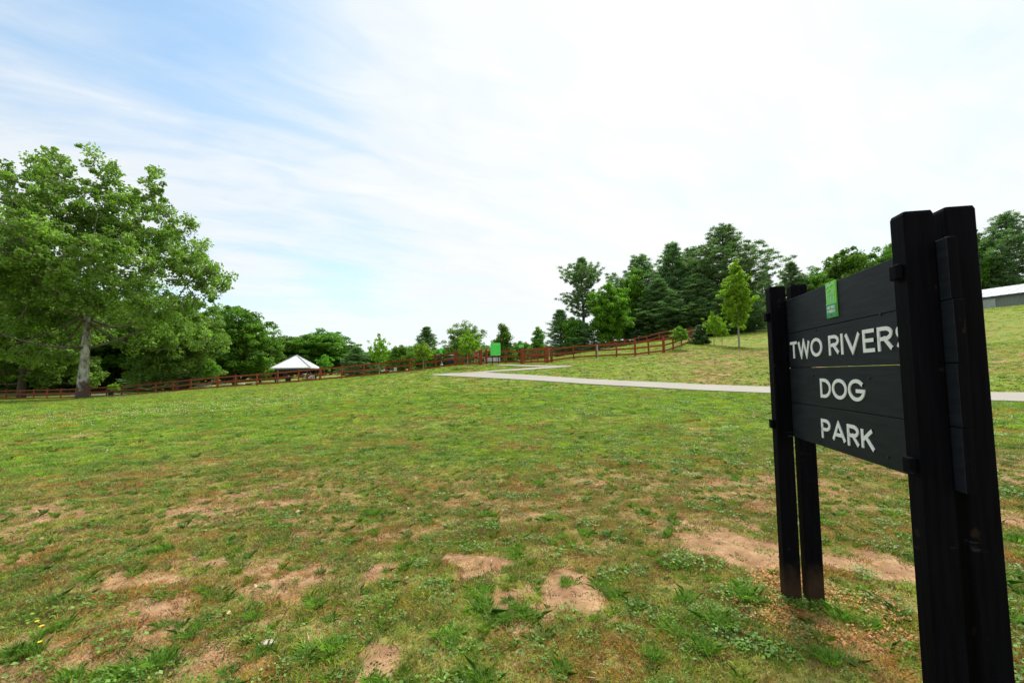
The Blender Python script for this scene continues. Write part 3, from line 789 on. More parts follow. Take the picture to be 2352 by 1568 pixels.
for i in range(4):
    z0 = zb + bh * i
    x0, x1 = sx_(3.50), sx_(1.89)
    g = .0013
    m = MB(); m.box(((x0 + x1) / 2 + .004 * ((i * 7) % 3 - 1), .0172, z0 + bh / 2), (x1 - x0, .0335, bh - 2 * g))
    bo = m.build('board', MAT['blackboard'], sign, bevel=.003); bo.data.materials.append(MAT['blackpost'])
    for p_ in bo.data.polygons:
        if abs(p_.normal.x) > .9: p_.material_index = 1  # board ends take the darker post black: their shading is put into colour
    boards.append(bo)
def letters(board, txt, t0, t1, zr, cap):
    m = MB(); word_mesh(m, txt, sx_(t0), sx_(t1), EYE + zr, cap, s=.165, y0=-.0035, y1=.004)
    return m.build('lettering', MAT['letter'], board)
letters(boards[2], 'TWO', 3.345, 2.895, .074, .108); letters(boards[2], 'RIVERS', 2.815, 2.112, .074, .108)
letters(boards[1], 'DOG', 2.945, 2.490, -.160, .108)
letters(boards[0], 'PARK', 2.960, 2.430, -.388, .108)
for t0 in (1.99, 3.423):
    for zr in (.36, -.36):
        MB().box((sx_(t0), -.112, EYE + zr), (.05, .024, .058)).build('bolt_cover', MAT['blackpost'], sign, bevel=.006)
def on_board0(px, py):
    d = _f * F + _r * (px - 1176) + _u * (784 - py)
    k = NC / (d[0] * nvec.x + d[1] * nvec.y); p = d * k
    return sx_(p[0] * dvec.x + p[1] * dvec.y), p[2] + EYE
for (px, py, bi) in ((1867.5, 759, 2), (2014, 722, 2), (1862, 862, 1), (1990, 868, 1), (1880, 1012, 0), (2035, 1050, 0)):
    x_, z_ = on_board0(px, py)
    m = MB(); m.lathe([(.006, 0), (.006, .003), (.003, .0045)], 10); m.v = [(v[0] + x_, -v[2], v[1] + z_) for v in m.v]
    m.build('bolt_head', MAT['blackmetal'], boards[bi])
# emblem plaque on the top board: corners measured on the board plane
def on_board(px, py):
    d = _f * F + _r * (px - 1176) + _u * (784 - py)
    k = NC / (d[0] * nvec.x + d[1] * nvec.y); p = d * k
    return p[0] * dvec.x + p[1] * dvec.y, p[2]
tl, zl = on_board(1888, 650); tr_, zr_ = on_board(1912, 645); t3, z3 = on_board(1899, 731)
t_l = on_board(1893, 690)[0]; t_r = on_board(1916, 690)[0]
pz1 = (zl + zr_) / 2 + EYE; pz0 = z3 + EYE
pxl, pxr = sx_(t_l), sx_(t_r); pw = pxr - pxl; ph = pz1 - pz0
plq = MB().box(((pxl + pxr) / 2, -.004, (pz0 + pz1) / 2), (pw, .006, ph)).build('emblem_plaque', MAT['sign_lime'], boards[3])
em = MB(); zs_ = pz0 + ph * .36
def ebox(m, fx0, fx1, fz0, fz1, y=-.0085): m.box((pxl + pw * (fx0 + fx1) / 2, y, pz0 + ph * (fz0 + fz1) / 2), (pw * (fx1 - fx0), .003, ph * (fz1 - fz0)))
ebox(em, .01, .99, .375, .395)
for k in range(5): ebox(em, .14 + k * .16, .22 + k * .16, .42, .60)
ebox(em, .10, .90, .615, .65)
# pediment outline and hills line above
def tri(m, pts, y=-.0085, t=.003):
    b = len(m.v)
    for p in pts:
        m.v.append((pxl + pw * p[0], y - t / 2, pz0 + ph * p[1]))
    for p in pts: m.v.append((pxl + pw * p[0], y + t / 2, pz0 + ph * p[1]))
    n = len(pts); m.f.append(tuple(b + k for k in range(n)))
    for k in range(n): m.f.append((b + k, b + n + k, b + n + (k + 1) % n, b + (k + 1) % n))
tri(em, [(.10, .67), (.90, .67), (.90, .695), (.10, .695)])
tri(em, [(.10, .70), (.20, .70), (.52, .775), (.50, .80)]); tri(em, [(.90, .70), (.50, .80), (.52, .775), (.80, .70)], y=-.0087)
tri(em, [(.10, .82), (.30, .88), (.50, .84), (.72, .90), (.90, .86), (.90, .955), (.10, .93)])
em.build('emblem', MAT['sign_pale'], boards[3])
lo = MB(); ebox(lo, .01, .99, .008, .375, y=-.0078); lo.build('emblem_field', MAT['sign_dkgreen'], boards[3])
et = MB()
word_mesh(et, 'METRO', pxl + pw * .13, pxr - pw * .13, pz0 + ph * .235, ph * .085, s=.17, y0=-.0105, y1=-.008)
word_mesh(et, 'PARKS', pxl + pw * .13, pxr - pw * .13, pz0 + ph * .125, ph * .085, s=.17, y0=-.0105, y1=-.008)
et.build('emblem_lettering', MAT['letter'], boards[3])
bt = MB()
for z_ in (.955, .075): bt.lathe([(.004, 0), (.004, .002), (.002, .003)], 8, (0, 0, 0))
ebox(bt, .46, .54, .955, .975, y=-.0095); ebox(bt, .46, .54, .06, .08, y=-.0105)
bt.v = bt.v[2 * 24:]; bt.f = [tuple(i - 48 for i in f) for f in bt.f if min(f) >= 48]
bt.build('screw', MAT['blackmetal'], boards[3])

# ------------------------------------------------------------------ other signs
def base_on(px, D, guess=850):
    p = P(px, guess, D); return np.array([p[0], p[1], Tz(p[0], p[1])])
# tall rules sign
b = base_on(1139, 41.2); zt = P(1139, 787.5, 41.2)[2]; zm = P(1139, 816, 41.2)[2]
rs = thing('rules_sign', b, 'tall bright green rules board on two black posts by the gate', 'sign')
H = zt - b[2]; hb = zt - zm; w = 22.5 * 41.2 / F
for sxx in (-.30, .26): MB().box((sxx, .03, H / 2 - .15), (.085, .085, H + .3 - .06)).box((sxx, .03, H - .02), (.07, .07, .05)).build('post', MAT['blackmetal'], rs)
MB().box((0, -.03, H - hb / 2), (w, .03, hb)).build('panel', MAT['sign_green'], rs)
fr = MB()
for (x_, z_, a_, c_) in ((0, H - .02, w, .035), (0, H - hb + .02, w, .035), (-w / 2 + .017, H - hb / 2, .034, hb - .08), (w / 2 - .017, H - hb / 2, .034, hb - .08)): fr.box((x_, -.05, z_), (a_, .012, c_))
fr.build('border', MAT['sign_pale'], rs)
ln = MB(); rnd = random.Random(4)
ln.box((0, -.047, H - .10), (w * .55, .004, .03)); ln.box((0, -.047, H - .155), (w * .75, .004, .035))
for k in range(13):
    ww = w * (.45 + .33 * rnd.random()); ln.box((-w * .40 + ww / 2, -.047, H - .27 - k * .062), (ww, .004, .012))
ln.build('printed_lines', MAT['sign_pale'], rs)
# small sign on a single post
b = base_on(1198.5, 43.6); zt = P(1198, 792, 43.6)[2]
ss = thing('notice_sign', b, 'small landscape green notice on a dark post above the gate', 'sign'); H = zt - b[2]
MB().box((0, 0, H / 2), (.08, .08, H)).box((0, 0, H + .01), (.06, .06, .02)).build('post', MAT['blackmetal'], ss)
MB().box((0, -.06, H - .12), (.47, .03, .30)).build('panel', MAT['sign_green'], ss)
m = MB()
for (x_, z_, a_, c_) in ((0, H + .018, .47, .022), (0, H - .258, .47, .022), (-.225, H - .12, .022, .25), (.225, H - .12, .022, .25)): m.box((x_, -.08, z_), (a_, .01, c_))
for k in range(3): m.box((0, -.078, H - .06 - k * .06), (.30, .005, .014))
m.build('border', MAT['sign_pale'], ss)
# dog waste station
b = base_on(1013.5, 48.5); zt = P(1013, 799, 48.5)[2]
ws = thing('waste_station', b, 'slim dark pole with a small green plate behind the fence, left of the gate', 'sign'); H = zt - b[2]
MB().box((0, 0, H / 2), (.12, .10, H)).box((0, 0, H + .01), (.09, .07, .02)).build('pole', MAT['blackmetal'], ws)
MB().box((0, -.065, H - .29), (.27, .03, .50)).build('plate', MAT['sign_green'], ws)
MB().box((0, -.085, H - .535), (.27, .012, .03)).box((0, -.085, H - .045), (.27, .012, .03)).build('border', MAT['sign_pale'], ws)
MB().box((.0, -.1, .95), (.22, .16, .34)).box((0, -.1, 1.14), (.26, .20, .03)).build('bag_box', MAT['greensteel'], ws)
# pale blue board low behind the fence
b = base_on(1131, 45.5)
nb = thing('notice_board', b, 'low pale blue and white board behind the fence under the green rules sign', 'board')
MB().box((0, 0, .42), (1.62, .04, .60)).build('panel', MAT['paleblue'], nb)
m = MB()
for x_ in (-.80, -.52, 0, .45, .80): m.box((x_, -.03, .42), (.025, .02, .64))
m.build('divider', MAT['trimblue'], nb)
for x_ in (-.6, .6): MB().box((x_, .05, .10), (.05, .05, .6)).box((x_, .05, -.18), (.09, .09, .03)).build('leg', MAT['blackmetal'], nb)

# ------------------------------------------------------------------ picnic tables, bins, fountain and so on
def picnic(px, D, label, mat, rz=0.0, s=1.0, grey=False):
    b = base_on(px, D); t = thing('picnic_table', b, label, 'table', 'picnic tables', rz); t.scale = (s, s, s)
    m = MB()
    for k in range(4): m.box((0, -.28 + k * .187, .75), (1.85, .17, .045))
    m.build('table_top', mat, t)
    for sy in (-.68, .68):
        m = MB()
        for k in (-.07, .07): m.box((0, sy + k, .44), (1.85, .13, .045))
        m.build('bench', mat, t)
    for sx0 in (-.62, .62):
        m = MB(); m.beam((sx0, -.25, .72), (sx0, -.62, 0), .045, .09); m.beam((sx0 + .047, .25, .72), (sx0 + .047, .62, 0), .045, .09)
        m.beam((sx0 - .047, -.78, .39), (sx0 - .047, .78, .39), .045, .09)
        m.build('leg', MAT['greymetal'] if grey else mat, t)
    return t
picnic(708, 70.5, 'red brown picnic table under the white roofed pavilion', MAT['tablewood'], .05)
picnic(650, 76, 'thin grey picnic table beyond the left columns of the pavilion', MAT['greymetal'], .2, .9, True)
picnic(514, 72, 'grey picnic table on the grass left of the pavilion near the boulders', MAT['greymetal'], -.1, .95, True)
picnic(470, 70, 'grey picnic table behind the small leafy tree at the fence', MAT['greymetal'], .1, .95, True)
def bin_(px, D, label, h=.95, r=.32, hood=False):
    b = base_on(px, D); t = thing('litter_bin', b, label, 'bin', 'litter bins')
    m = MB()
    m.lathe([(r * .88, 0), (r * .9, .04), (r * .98, h * .5), (r * 1.0, h * .94)], 22)
    for k in range(22):
        a = 2 * math.pi * k / 22; m.box((math.cos(a) * r * 1.0, math.sin(a) * r * 1.0, h * .48), (.03, .05, h * .88), Matrix.Rotation(a, 3, 'Z'))
    m.build('body', MAT['blackmetal'], t)
    MB().lathe([(r * 1.02, h * .94), (r * 1.06, h * .97), (r * 1.04, h), (r * .5, h * 1.04)], 22).build('rim', MAT['greymetal'], t)
    if hood:
        m = MB(); m.lathe([(r * 1.45, h * 1.28), (r * 1.5, h * 1.30), (r * .3, h * 1.36)], 22)
        for a in (.6, 2.2, 3.8, 5.4): m.tube([(math.cos(a) * r * .9, math.sin(a) * r * .9, h * .95), (math.cos(a) * r * .9, math.sin(a) * r * .9, h * 1.29)], .012, 6)
        m.build('hood', MAT['greymetal'], t)
    return t
bin_(663, 69, 'dark ribbed litter bin standing between the pavilion columns')
bin_(1036, 46.5, 'dark barred litter bin with a wide flat hood behind the fence left of the gate', h=.92, r=.42, hood=True)
bin_(257, 70, 'dark litter bin by the drive right of the big sycamore trunk', h=1.0)
# drinking fountain
b = base_on(908, 54)
df = thing('drinking_fountain', b, 'pale grey pedestal drinking fountain with a low side bowl behind the fence', 'fountain')
MB().lathe([(.24, 0), (.20, .05), (.15, .10), (.14, .75), (.19, .82), (.19, .88), (.12, .89)], 18).build('pedestal', MAT['palemetal'], df, smooth=False)
MB().tube([(-.12, 0, .42), (-.40, 0, .42)], [.05, .05], 10).build('arm', MAT['palemetal'], df)
MB().lathe([(.05, -.10), (.15, -.05), (.20, .05), (.20, .10), (.16, .08), (.05, .02)], 16, (-.5, 0, .42)).build('bowl', MAT['palemetal'], df)
# ball
b = base_on(934.5, 50.5)
m = MB()
prof = [(.004, 0)] + [(.17 * math.sin(R(a)), .165 - .165 * math.cos(R(a))) for a in range(15, 180, 15)] + [(.004, .33)]
m.lathe(prof, 20); m.lathe([(.165, .150), (.174, .155), (.174, .175), (.165, .18)], 20)
o = m.build('play_ball', MAT['pink'], smooth=True, loc=(b[0], b[1], b[2] + .12)); tag(o, 'pinkish red ball lying in the grass behind the fence', 'ball')
# jug
b = base_on(1014.5, 44.6)
j = thing('water_jug', b, 'small domed teal and white container beside the hooded litter bin', 'container')
MB().lathe([(.17, 0), (.175, .05), (.17, .22), (.12, .34), (.05, .40)], 18).build('body', MAT['teal'], j, smooth=True)
MB().lathe([(.055, .40), (.06, .42), (.06, .48), (.03, .50)], 14).build('collar', MAT['backpack'], j)
MB().lathe([(.035, .50), (.045, .53), (.03, .58)], 12).build('cap', MAT['white'], j)

def rock_mesh(name, w, d, h, seed, mat):
    import bmesh
    bm = bmesh.new(); bmesh.ops.create_icosphere(bm, subdivisions=3, radius=1)
    rs_ = np.random.RandomState(seed); ks = rs_.normal(size=(7, 3)); ph_ = rs_.rand(7) * 6
    for v in bm.verts:
        p = np.array(v.co); q = 1 + .09 * sum(math.sin(float(k @ p) * 2.2 + a) for k, a in zip(ks, ph_)) / 1.6
        p = p * q; p[2] = max(p[2], -.45)
        v.co = (p[0] * w / 2, p[1] * d / 2, p[2] * h / 2)
    me = bpy.data.meshes.new(name); bm.to_mesh(me); bm.free(); me.materials.append(mat); return me
for i, (px, D, w, h, lab) in enumerate([
        (557, 69, .95, .75, 'dark rounded boulder, left one of the pair left of the pavilion'),
        (583, 69, .9, .55, 'pale flat boulder, right one of the pair left of the pavilion'),
        (478, 66, .8, .55, 'small boulder behind the small leafy tree at the fence'),
        (683, 72, .7, .45, 'small pale boulder beside the litter bin under the pavilion'),
        (718, 76, 1.5, 1.1, 'big pale pinkish boulder behind the red brown picnic table'),
        (762, 72, .9, .4, 'low flat boulder just right of the pavilion'),
        (790, 72, .7, .35, 'low pale stone in the grass, farthest right of the pavilion')]):
    b = base_on(px, D); o = link('boulder', rock_mesh('boulder', w, w * .8, h, 20 + i, MAT['stone'])); o.location = (b[0], b[1], b[2] + h * .2); tag(o, lab, 'rock', 'boulders near the pavilion')
b = Gp(615, 1480)
o = link('stone', rock_mesh('stone', .095, .07, .035, 5, MAT['palestone'])); o.location = (b[0], b[1], b[2] + .008); tag(o, 'small flat pale stone in the foreground grass', 'stone')

# ------------------------------------------------------------------ pavilion
pc = base_on(681, 70)
pav = thing('pavilion', pc, 'open picnic pavilion with a white hipped metal roof behind the fence', 'pavilion', rz=.13)
E = 2.8; ez = P(681, 843.5, 67.2)[2] - pc[2]; az = P(678, 815, 70)[2] - pc[2]
def roof_part():
    m = MB(); c = [(-E, -E, ez), (E, -E, ez), (E, E, ez), (-E, E, ez)]; ap = (0, 0, az)
    for k in range(4): m.poly([c[k], c[(k + 1) % 4], ap])
    for k in range(4): m.poly([(c[k][0], c[k][1], ez - .14), (c[k][0], c[k][1], ez), (c[(k + 1) % 4][0], c[(k + 1) % 4][1], ez), (c[(k + 1) % 4][0], c[(k + 1) % 4][1], ez - .14)][::-1])
    m.poly([(q[0], q[1], ez - .14) for q in c][::-1])
    return m.build('roof', MAT['roofmetal'], pav)
rf = roof_part()
m = MB()
for k in range(4):
    c0 = Vector([(-E, -E), (E, -E), (E, E), (-E, E)][k] + (ez,)); c1 = Vector([(-E, -E), (E, -E), (E, E), (-E, E)][(k + 1) % 4] + (ez,)); ap = Vector((0, 0, az)); md_ = (c0 + c1) / 2
    for q in range(-7, 8):
        e = md_ + (c1 - c0) / 2 * (q / 8); frac = 1 - abs(q) / 8
        tip = e + (ap - md_) * frac
        m.beam(tuple(e + Vector((0, 0, .015))), tuple(tip + Vector((0, 0, .015))), .03, .03)
m.build('seam', MAT['roofmetal'], rf)
m = MB()
for c0 in ((-E, -E), (E, -E), (E, E), (-E, E)): m.beam((c0[0], c0[1], ez + .02), (0, 0, az + .02), .16, .05)
m.build('hip_cap', MAT['greymetal'], rf)
m = MB()
for (x0, y0, x1, y1) in ((-E + .5, -E + .5, E - .5, -E + .5), (-E + .5, E - .5, E - .5, E - .5), (-E + .5, -E + .64, -E + .5, E - .64), (E - .5, -E + .64, E - .5, E - .64)):
    m.beam((x0, y0, ez - .26), (x1, y1, ez - .26), .12, .22)
m.build('beam', MAT['trimblue'], pav)
for cx_ in (-1, 1):
    for cy_ in (-1, 1):
        MB().box((cx_ * (E - .6), cy_ * (E - .6), (ez - .36) / 2 - .2), (.2, .2, ez - .36 + .4)).box((cx_ * (E - .6), cy_ * (E - .6), .06), (.3, .3, .05)).build('column', MAT['greensteel'], pav)
o = MB().box((0, 0, -.05), (5.4, 5.4, .24)).build('slab', MAT['concrete'], pav)

# ------------------------------------------------------------------ barn
q1 = Vector((93.2, 72.0)); q2 = Vector((65.0, 153.0)); ub = (q2 - q1).normalized(); nb_ = Vector((ub.y, -ub.x))
barn = thing('barn', (q1.x, q1.y, 11.5), 'long low grey green metal barn with a pale roof on top of the right hill', 'barn', rz=math.atan2(ub.y, ub.x))
BL = (q2 - q1).length; W = 13.0; eh = 2.85; rh = 5.1
m = MB()
m.box((BL / 2, -W / 2, eh / 2 - .75), (BL, W, eh + 1.5))
m.poly([(0.0, 0, eh), (0.0, -W, eh), (0.0, -W / 2, rh - .1)]); m.poly([(BL, -W, eh), (BL, 0, eh), (BL, -W / 2, rh - .1)])
def siding():
    mm, t, bsdf = newmat('ribbed_siding')
    tcn = N(t, 'ShaderNodeTexCoord'); sp = N(t, 'ShaderNodeSeparateXYZ'); t.links.new(tcn.outputs['Object'], sp.inputs[0])
    rib = mathn(t, 'SINE', mathn(t, 'MULTIPLY', sp.outputs[0], 20))
    nz = N(t, 'ShaderNodeTexNoise'); nz.inputs['Scale'].default_value = .6; nz.inputs['Detail'].default_value = 6; t.links.new(tcn.outputs['Object'], nz.inputs['Vector'])
    mx = N(t, 'ShaderNodeMix', data_type='RGBA'); mx.inputs[6].default_value = (.16, .19, .19, 1); mx.inputs[7].default_value = (.24, .26, .25, 1)
    t.links.new(nz.outputs[0], mx.inputs[0]); t.links.new(mx.outputs[2], bsdf.inputs['Base Color']); bsdf.inputs['Roughness'].default_value = .6
    bp = N(t, 'ShaderNodeBump'); bp.inputs['Distance'].default_value = .05; t.links.new(rib, bp.inputs['Height']); t.links.new(bp.outputs[0], bsdf.inputs['Normal'])
    return mm
MAT['siding'] = siding()
m.build('wall', MAT['siding'], barn)
m = MB(); ov = .5
for sgn, y0 in ((1, ov), (-1, -W - ov)):
    ye = y0; yr = -W / 2; ze = eh - .12; zr0 = rh
    m.poly([(-ov, ye, ze), (BL + ov, ye, ze), (BL + ov, yr, zr0), (-ov, yr, zr0)]); m.poly([(-ov, ye, ze - .08), (-ov, yr, zr0 - .08), (BL + ov, yr, zr0 - .08), (BL + ov, ye, ze - .08)])
rf = m.build('roof', MAT['barnroof'], barn)
MB().box((BL / 2, ov + .03, eh - .22), (BL + 1, .05, .26)).build('fascia', MAT['trimblue'], barn)
m = MB()
for k in range(int(BL / 1.2)): m.beam((k * 1.2, ov, eh - .10), (k * 1.2, -W / 2, rh + .02), .05, .04)
m.build('seam', MAT['barnroof'], rf)
for k in range(5):
    x_ = 14 + k * 15
    MB().box((x_, .04, 1.1), (2.4, .06, 2.3)).box((x_, .09, 2.3), (2.7, .05, .12)).build('door', MAT['barnroof'], barn)

# ------------------------------------------------------------------ person
def person():
    b = base_on(1093, 44.9, 820) 
    root = thing('person', b, 'person in pink shirt and red backpack behind the fence by the green sign', 'person', rz=3.5)
    hh = (P(1093, 801, 44.9)[2] - b[2]) / 1.745; print('PERSON scale', hh); root.scale = (1.05, 1.05, min(max(hh, .9), 1.12))
    def skin_obj(name, verts, edges, radii, mat, parent, root_i=0, lvl=1):
        me = bpy.data.meshes.new(name); me.from_pydata(verts, edges, []); me.materials.append(mat)
        o = bpy.data.objects.new(name, me); C.objects.link(o); o.parent = parent
        md = o.modifiers.new('skin', 'SKIN')
        for i, r in enumerate(radii):
            sv = me.skin_vertices[0].data[i]; sv.radius = (r, r) if isinstance(r, (int, float)) else r; sv.use_root = (i == root_i)
        o.modifiers.new('sub', 'SUBSURF').levels = lvl; o.modifiers['sub'].render_levels = lvl
        return o
    V = [(0, 0, .95), (0, 0, 1.12), (0, .01, 1.33), (0, .0, 1.43), (0, -.01, 1.52), (0, -.02, 1.60),
         (.09, 0, .90), (.10, -.01, .50), (.10, .02, .10), (.10, -.10, .05),
         (-.09, 0, .90), (-.12, -.05, .50), (-.12, .0, .10), (-.12, -.12, .05),
         (.18, .01, 1.36), (.24, .04, 1.10), (.26, -.12, .93), (-.18, .01, 1.36), (-.25, .02, 1.10), (-.22, -.16, .98)]
    Eg = [(0,1),(1,2),(2,3),(3,4),(4,5),(0,6),(6,7),(7,8),(8,9),(0,10),(10,11),(11,12),(12,13),(2,14),(14,15),(15,16),(2,17),(17,18),(18,19)]
    Rr = [(.15,.11),(.125,.095),(.15,.10),.055,.075,.07,.085,.058,.04,.04,.085,.058,.04,.04,.055,.042,.03,.055,.042,.03]
    # hands: five fingers on each wrist
    for wi, sgn in ((16, 1), (19, -1)):
        wx, wy, wz = V[wi]
        V.append((wx, wy - .05, wz - .05)); pi = len(V) - 1; Eg.append((wi, pi)); Rr.append((.034, .022))
        for k, (off, ln_) in enumerate(((-.028, .060), (-.010, .075), (.010, .072), (.028, .058))):
            V.append((wx + off, wy - .075, wz - .085)); V.append((wx + off, wy - .08, wz - .085 - ln_ * .8)); a_ = len(V) - 2
            Eg += [(pi, a_), (a_, a_ + 1)]; Rr += [.009, .008]
        V.append((wx - sgn * .045, wy - .075, wz - .065)); Eg.append((pi, len(V) - 1)); Rr.append(.010)
    body = skin_obj('body', V, Eg, Rr, MAT['skin'], root)
    skin_obj('shirt', [(0, 0, .97), (0, .0, 1.15), (0, .01, 1.35), (.19, .01, 1.36), (.235, .035, 1.17), (-.19, .01, 1.36), (-.24, .02, 1.17), (0, 0, 1.42)],
             [(0, 1), (1, 2), (2, 3), (3, 4), (2, 5), (5, 6), (2, 7)], [(.165, .125), (.145, .115), (.165, .12), .078, .062, .078, .062, .075], MAT['shirt'], root)
    skin_obj('shorts', [(0, 0, .98), (0, 0, .88), (.095, 0, .84), (.105, -.01, .58), (-.095, 0, .84), (-.115, -.035, .58)], [(0, 1), (1, 2), (2, 3), (1, 4), (4, 5)],
             [(.16, .12), (.15, .125), .105, .085, .105, .085], MAT['shorts'], root)
    m = MB(); m.lathe([(.02, -.13), (.085, -.08), (.105, .0), (.098, .07), (.06, .115), (.01, .125)], 14, (0, .02, 1.62)); m.build('hair', MAT['hair'], root, smooth=True)
    m = MB(); m.box((0, .15, 1.16), (.22, .12, .26)); m.box((0, .22, 1.12), (.15, .04, .14)); m.build('backpack', MAT['backpack'], root, bevel=.03)
    m = MB()
    for sgn in (-1, 1):
        m.lathe([(.008, -.007), (.010, 0), (.008, .007)], 8, (sgn * .03, -.094, 1.615))
    m.box((0, -.10, 1.585), (.018, .03, .03)); m.box((0, -.093, 1.55), (.04, .012, .008)); m.box((.078, -.01, 1.59), (.012, .03, .05)); m.box((-.078, -.01, 1.59), (.012, .03, .05))
    m.build('face', MAT['skin'], root)
    for sgn in (-1, 1):
        MB().box((sgn * .11, -.06, .045), (.09, .25, .09)).build('shoe', MAT['white'], root, bevel=.02)
person()

# ------------------------------------------------------------------ vegetation meshes
def rand_unit(n, rs):
    v = rs.normal(size=(n, 3)); return v / np.linalg.norm(v, axis=1, keepdims=True)
def leaf_cloud(name, centers, radii, per, size, mat, rs, flat=.8, up=.5, outc=None, aspect=1.0, gauss=False, tint=None):
    """diamond leaves spread in clumps"""
    nC = len(centers); n = nC * per
    ci = np.repeat(np.arange(nC), per)
    d = rand_unit(n, rs); rr = rs.rand(n) ** (1 / 2.4)
    off = d * rr[:, None] * radii[ci][:, None]; off[:, 2] *= flat
    pos = centers[ci] + off
    nrm = rand_unit(n, rs) + np.array([0, 0, up]) + .5 * off / (radii[ci][:, None] + 1e-6)
    nrm /= np.linalg.norm(nrm, axis=1, keepdims=True)
    t1 = np.cross(nrm, rand_unit(n, rs)); t1 /= np.linalg.norm(t1, axis=1, keepdims=True); t2 = np.cross(nrm, t1)
    s = size * (.6 + .8 * rs.rand(n))[:, None]
    a = pos - t1 * s * .5; c = pos + t1 * s * .5
    bnd = nrm * s * .12
    b_ = pos + t2 * s * .42 * aspect + bnd - t1 * s * .08; e = pos - t2 * s * .42 * aspect + bnd - t1 * s * .08
    v = np.stack([a, b_, c, e], 1).reshape(-1, 3)
    q = np.arange(n * 4).reshape(-1, 4)
    ct = rs.rand(nC) if tint is None else tint
    lv = np.clip(.55 * ct[ci] + .6 * rs.rand(n) - .05, 0, 1)
    return npmesh(name, v, q, mat, {'lv': ('POINT', np.repeat(lv, 4))})
def tubes_mesh(name, segs, mat, n=6):
    """segs: list of (pts, radii)"""
    m = MB()
    for pts, rad in segs: m.tube(pts, rad, n, cap=True)
    me = bpy.data.meshes.new(name); me.from_pydata(m.v, [], m.f); me.materials.append(mat)
    me.polygons.foreach_set('use_smooth', [True] * len(me.polygons)); me.update(); return me
def skeleton(centers, h, r0, crown_lo, rs, nl=10, trunk_top=.9, bend=.25, twig=.035, lean=(0, 0), n_side=7, trunk_pts=None):
    segs = []
    tp = []
    k = 9
    for i in range(k + 1):
        f = i / k
        tp.append(np.array([lean[0] * f * f + bend * math.sin(f * 5 + 1) * .35 * f, lean[1] * f * f + bend * math.cos(f * 4) * .3 * f, h * trunk_top * f]))
    tr = [r0 * (1.55 if i == 0 else (1 - .88 * (i / k) ** 1.1) + (.12 if i == 1 else 0)) for i in range(k + 1)]
    tp.insert(1, tp[0] * .93 + tp[1] * .07); tr.insert(1, r0 * 1.2)
    segs.append(([tuple(p) for p in tp], tr))
    tpa = np.array(tp)
    # limbs toward farthest-first clump centres
    idx = [int(np.argmax(centers[:, 2]))]
    dd = np.linalg.norm(centers - centers[idx[0]], axis=1)
    for _ in range(nl - 1):
        j = int(np.argmax(dd)); idx.append(j); dd = np.minimum(dd, np.linalg.norm(centers - centers[j], axis=1))
    nodes = [tuple(p) for p in tpa[4:]]; nr = [t * .5 for t in tr[4:]]
    for j in idx:
        e = centers[j]; hd = math.hypot(e[0], e[1])
        zs = min(max(e[2] - hd * .75 - .04 * h, crown_lo * h * .85), h * trunk_top * .93)
        if zs < crown_lo * h * 1.02: zs += rs.rand() * .26 * h
        s = np.array([np.interp(zs, tpa[:, 2], tpa[:, 0]), np.interp(zs, tpa[:, 2], tpa[:, 1]), zs])
        rs0 = np.interp(zs, tpa[:, 2], tr) * .42
        pts = []; rad = []
        m1 = rs.normal(size=3) * hd * .06
        for q in range(7):
            t = q / 6; p = s * (1 - t) + e * t; p = p + m1 * math.sin(t * math.pi); p[2] += -hd * .10 * math.sin(t * math.pi)
            pts.append(tuple(p)); rad.append(max(rs0 * (1 - .85 * t), .012))
            if q > 1: nodes.append(tuple(p)); nr.append(rad[-1])
        segs.append((pts, rad))
    na = np.array(nodes); nra = np.array(nr)
    order = np.argsort(np.min(np.linalg.norm(centers[:, None] - na[None], axis=2), axis=1))
    extra = []
    for j in order:
        c = centers[j]
        allp = na if not extra else np.vstack([na, np.array(extra)])
        d = np.linalg.norm(allp - c, axis=1); k_ = int(np.argmin(d))
        if d[k_] < 1e-4: continue
        s = allp[k_]; L = d[k_]
        r_s = min(twig * h / 12 * (1 + L * .25), .6 * (nra[k_] if k_ < len(nra) else twig * h / 12)); r_s = max(r_s, .008)
        mid = (s + c) / 2 + rs.normal(size=3) * L * .1
        segs.append(([tuple(s), tuple(mid), tuple(c)], [r_s, r_s * .7, r_s * .35]))
        extra.append(tuple(mid))
    return segs
def ellip_points(ells, n, rs, shell=.55, floor=None):
    """ells: (cx,cy,cz,rx,ry,rz)"""
    vol = np.array([e[3] * e[4] * e[5] for e in ells]) ** .85; vol /= vol.sum()
    out = []
    while len(out) < n:
        i = rs.choice(len(ells), p=vol); e = ells[i]
        d = rs.normal(size=3); d /= np.linalg.norm(d); r = shell + (1 - shell) * rs.rand() ** .7
        if rs.rand() < .22: r *= rs.rand() ** .5
        elif rs.rand() < .3: r *= 1 + .28 * rs.rand() ** 2
        out.append((e[0] + d[0] * r * e[3], e[1] + d[1] * r * e[4], e[2] + d[2] * r * e[5]))
    return np.array(out)

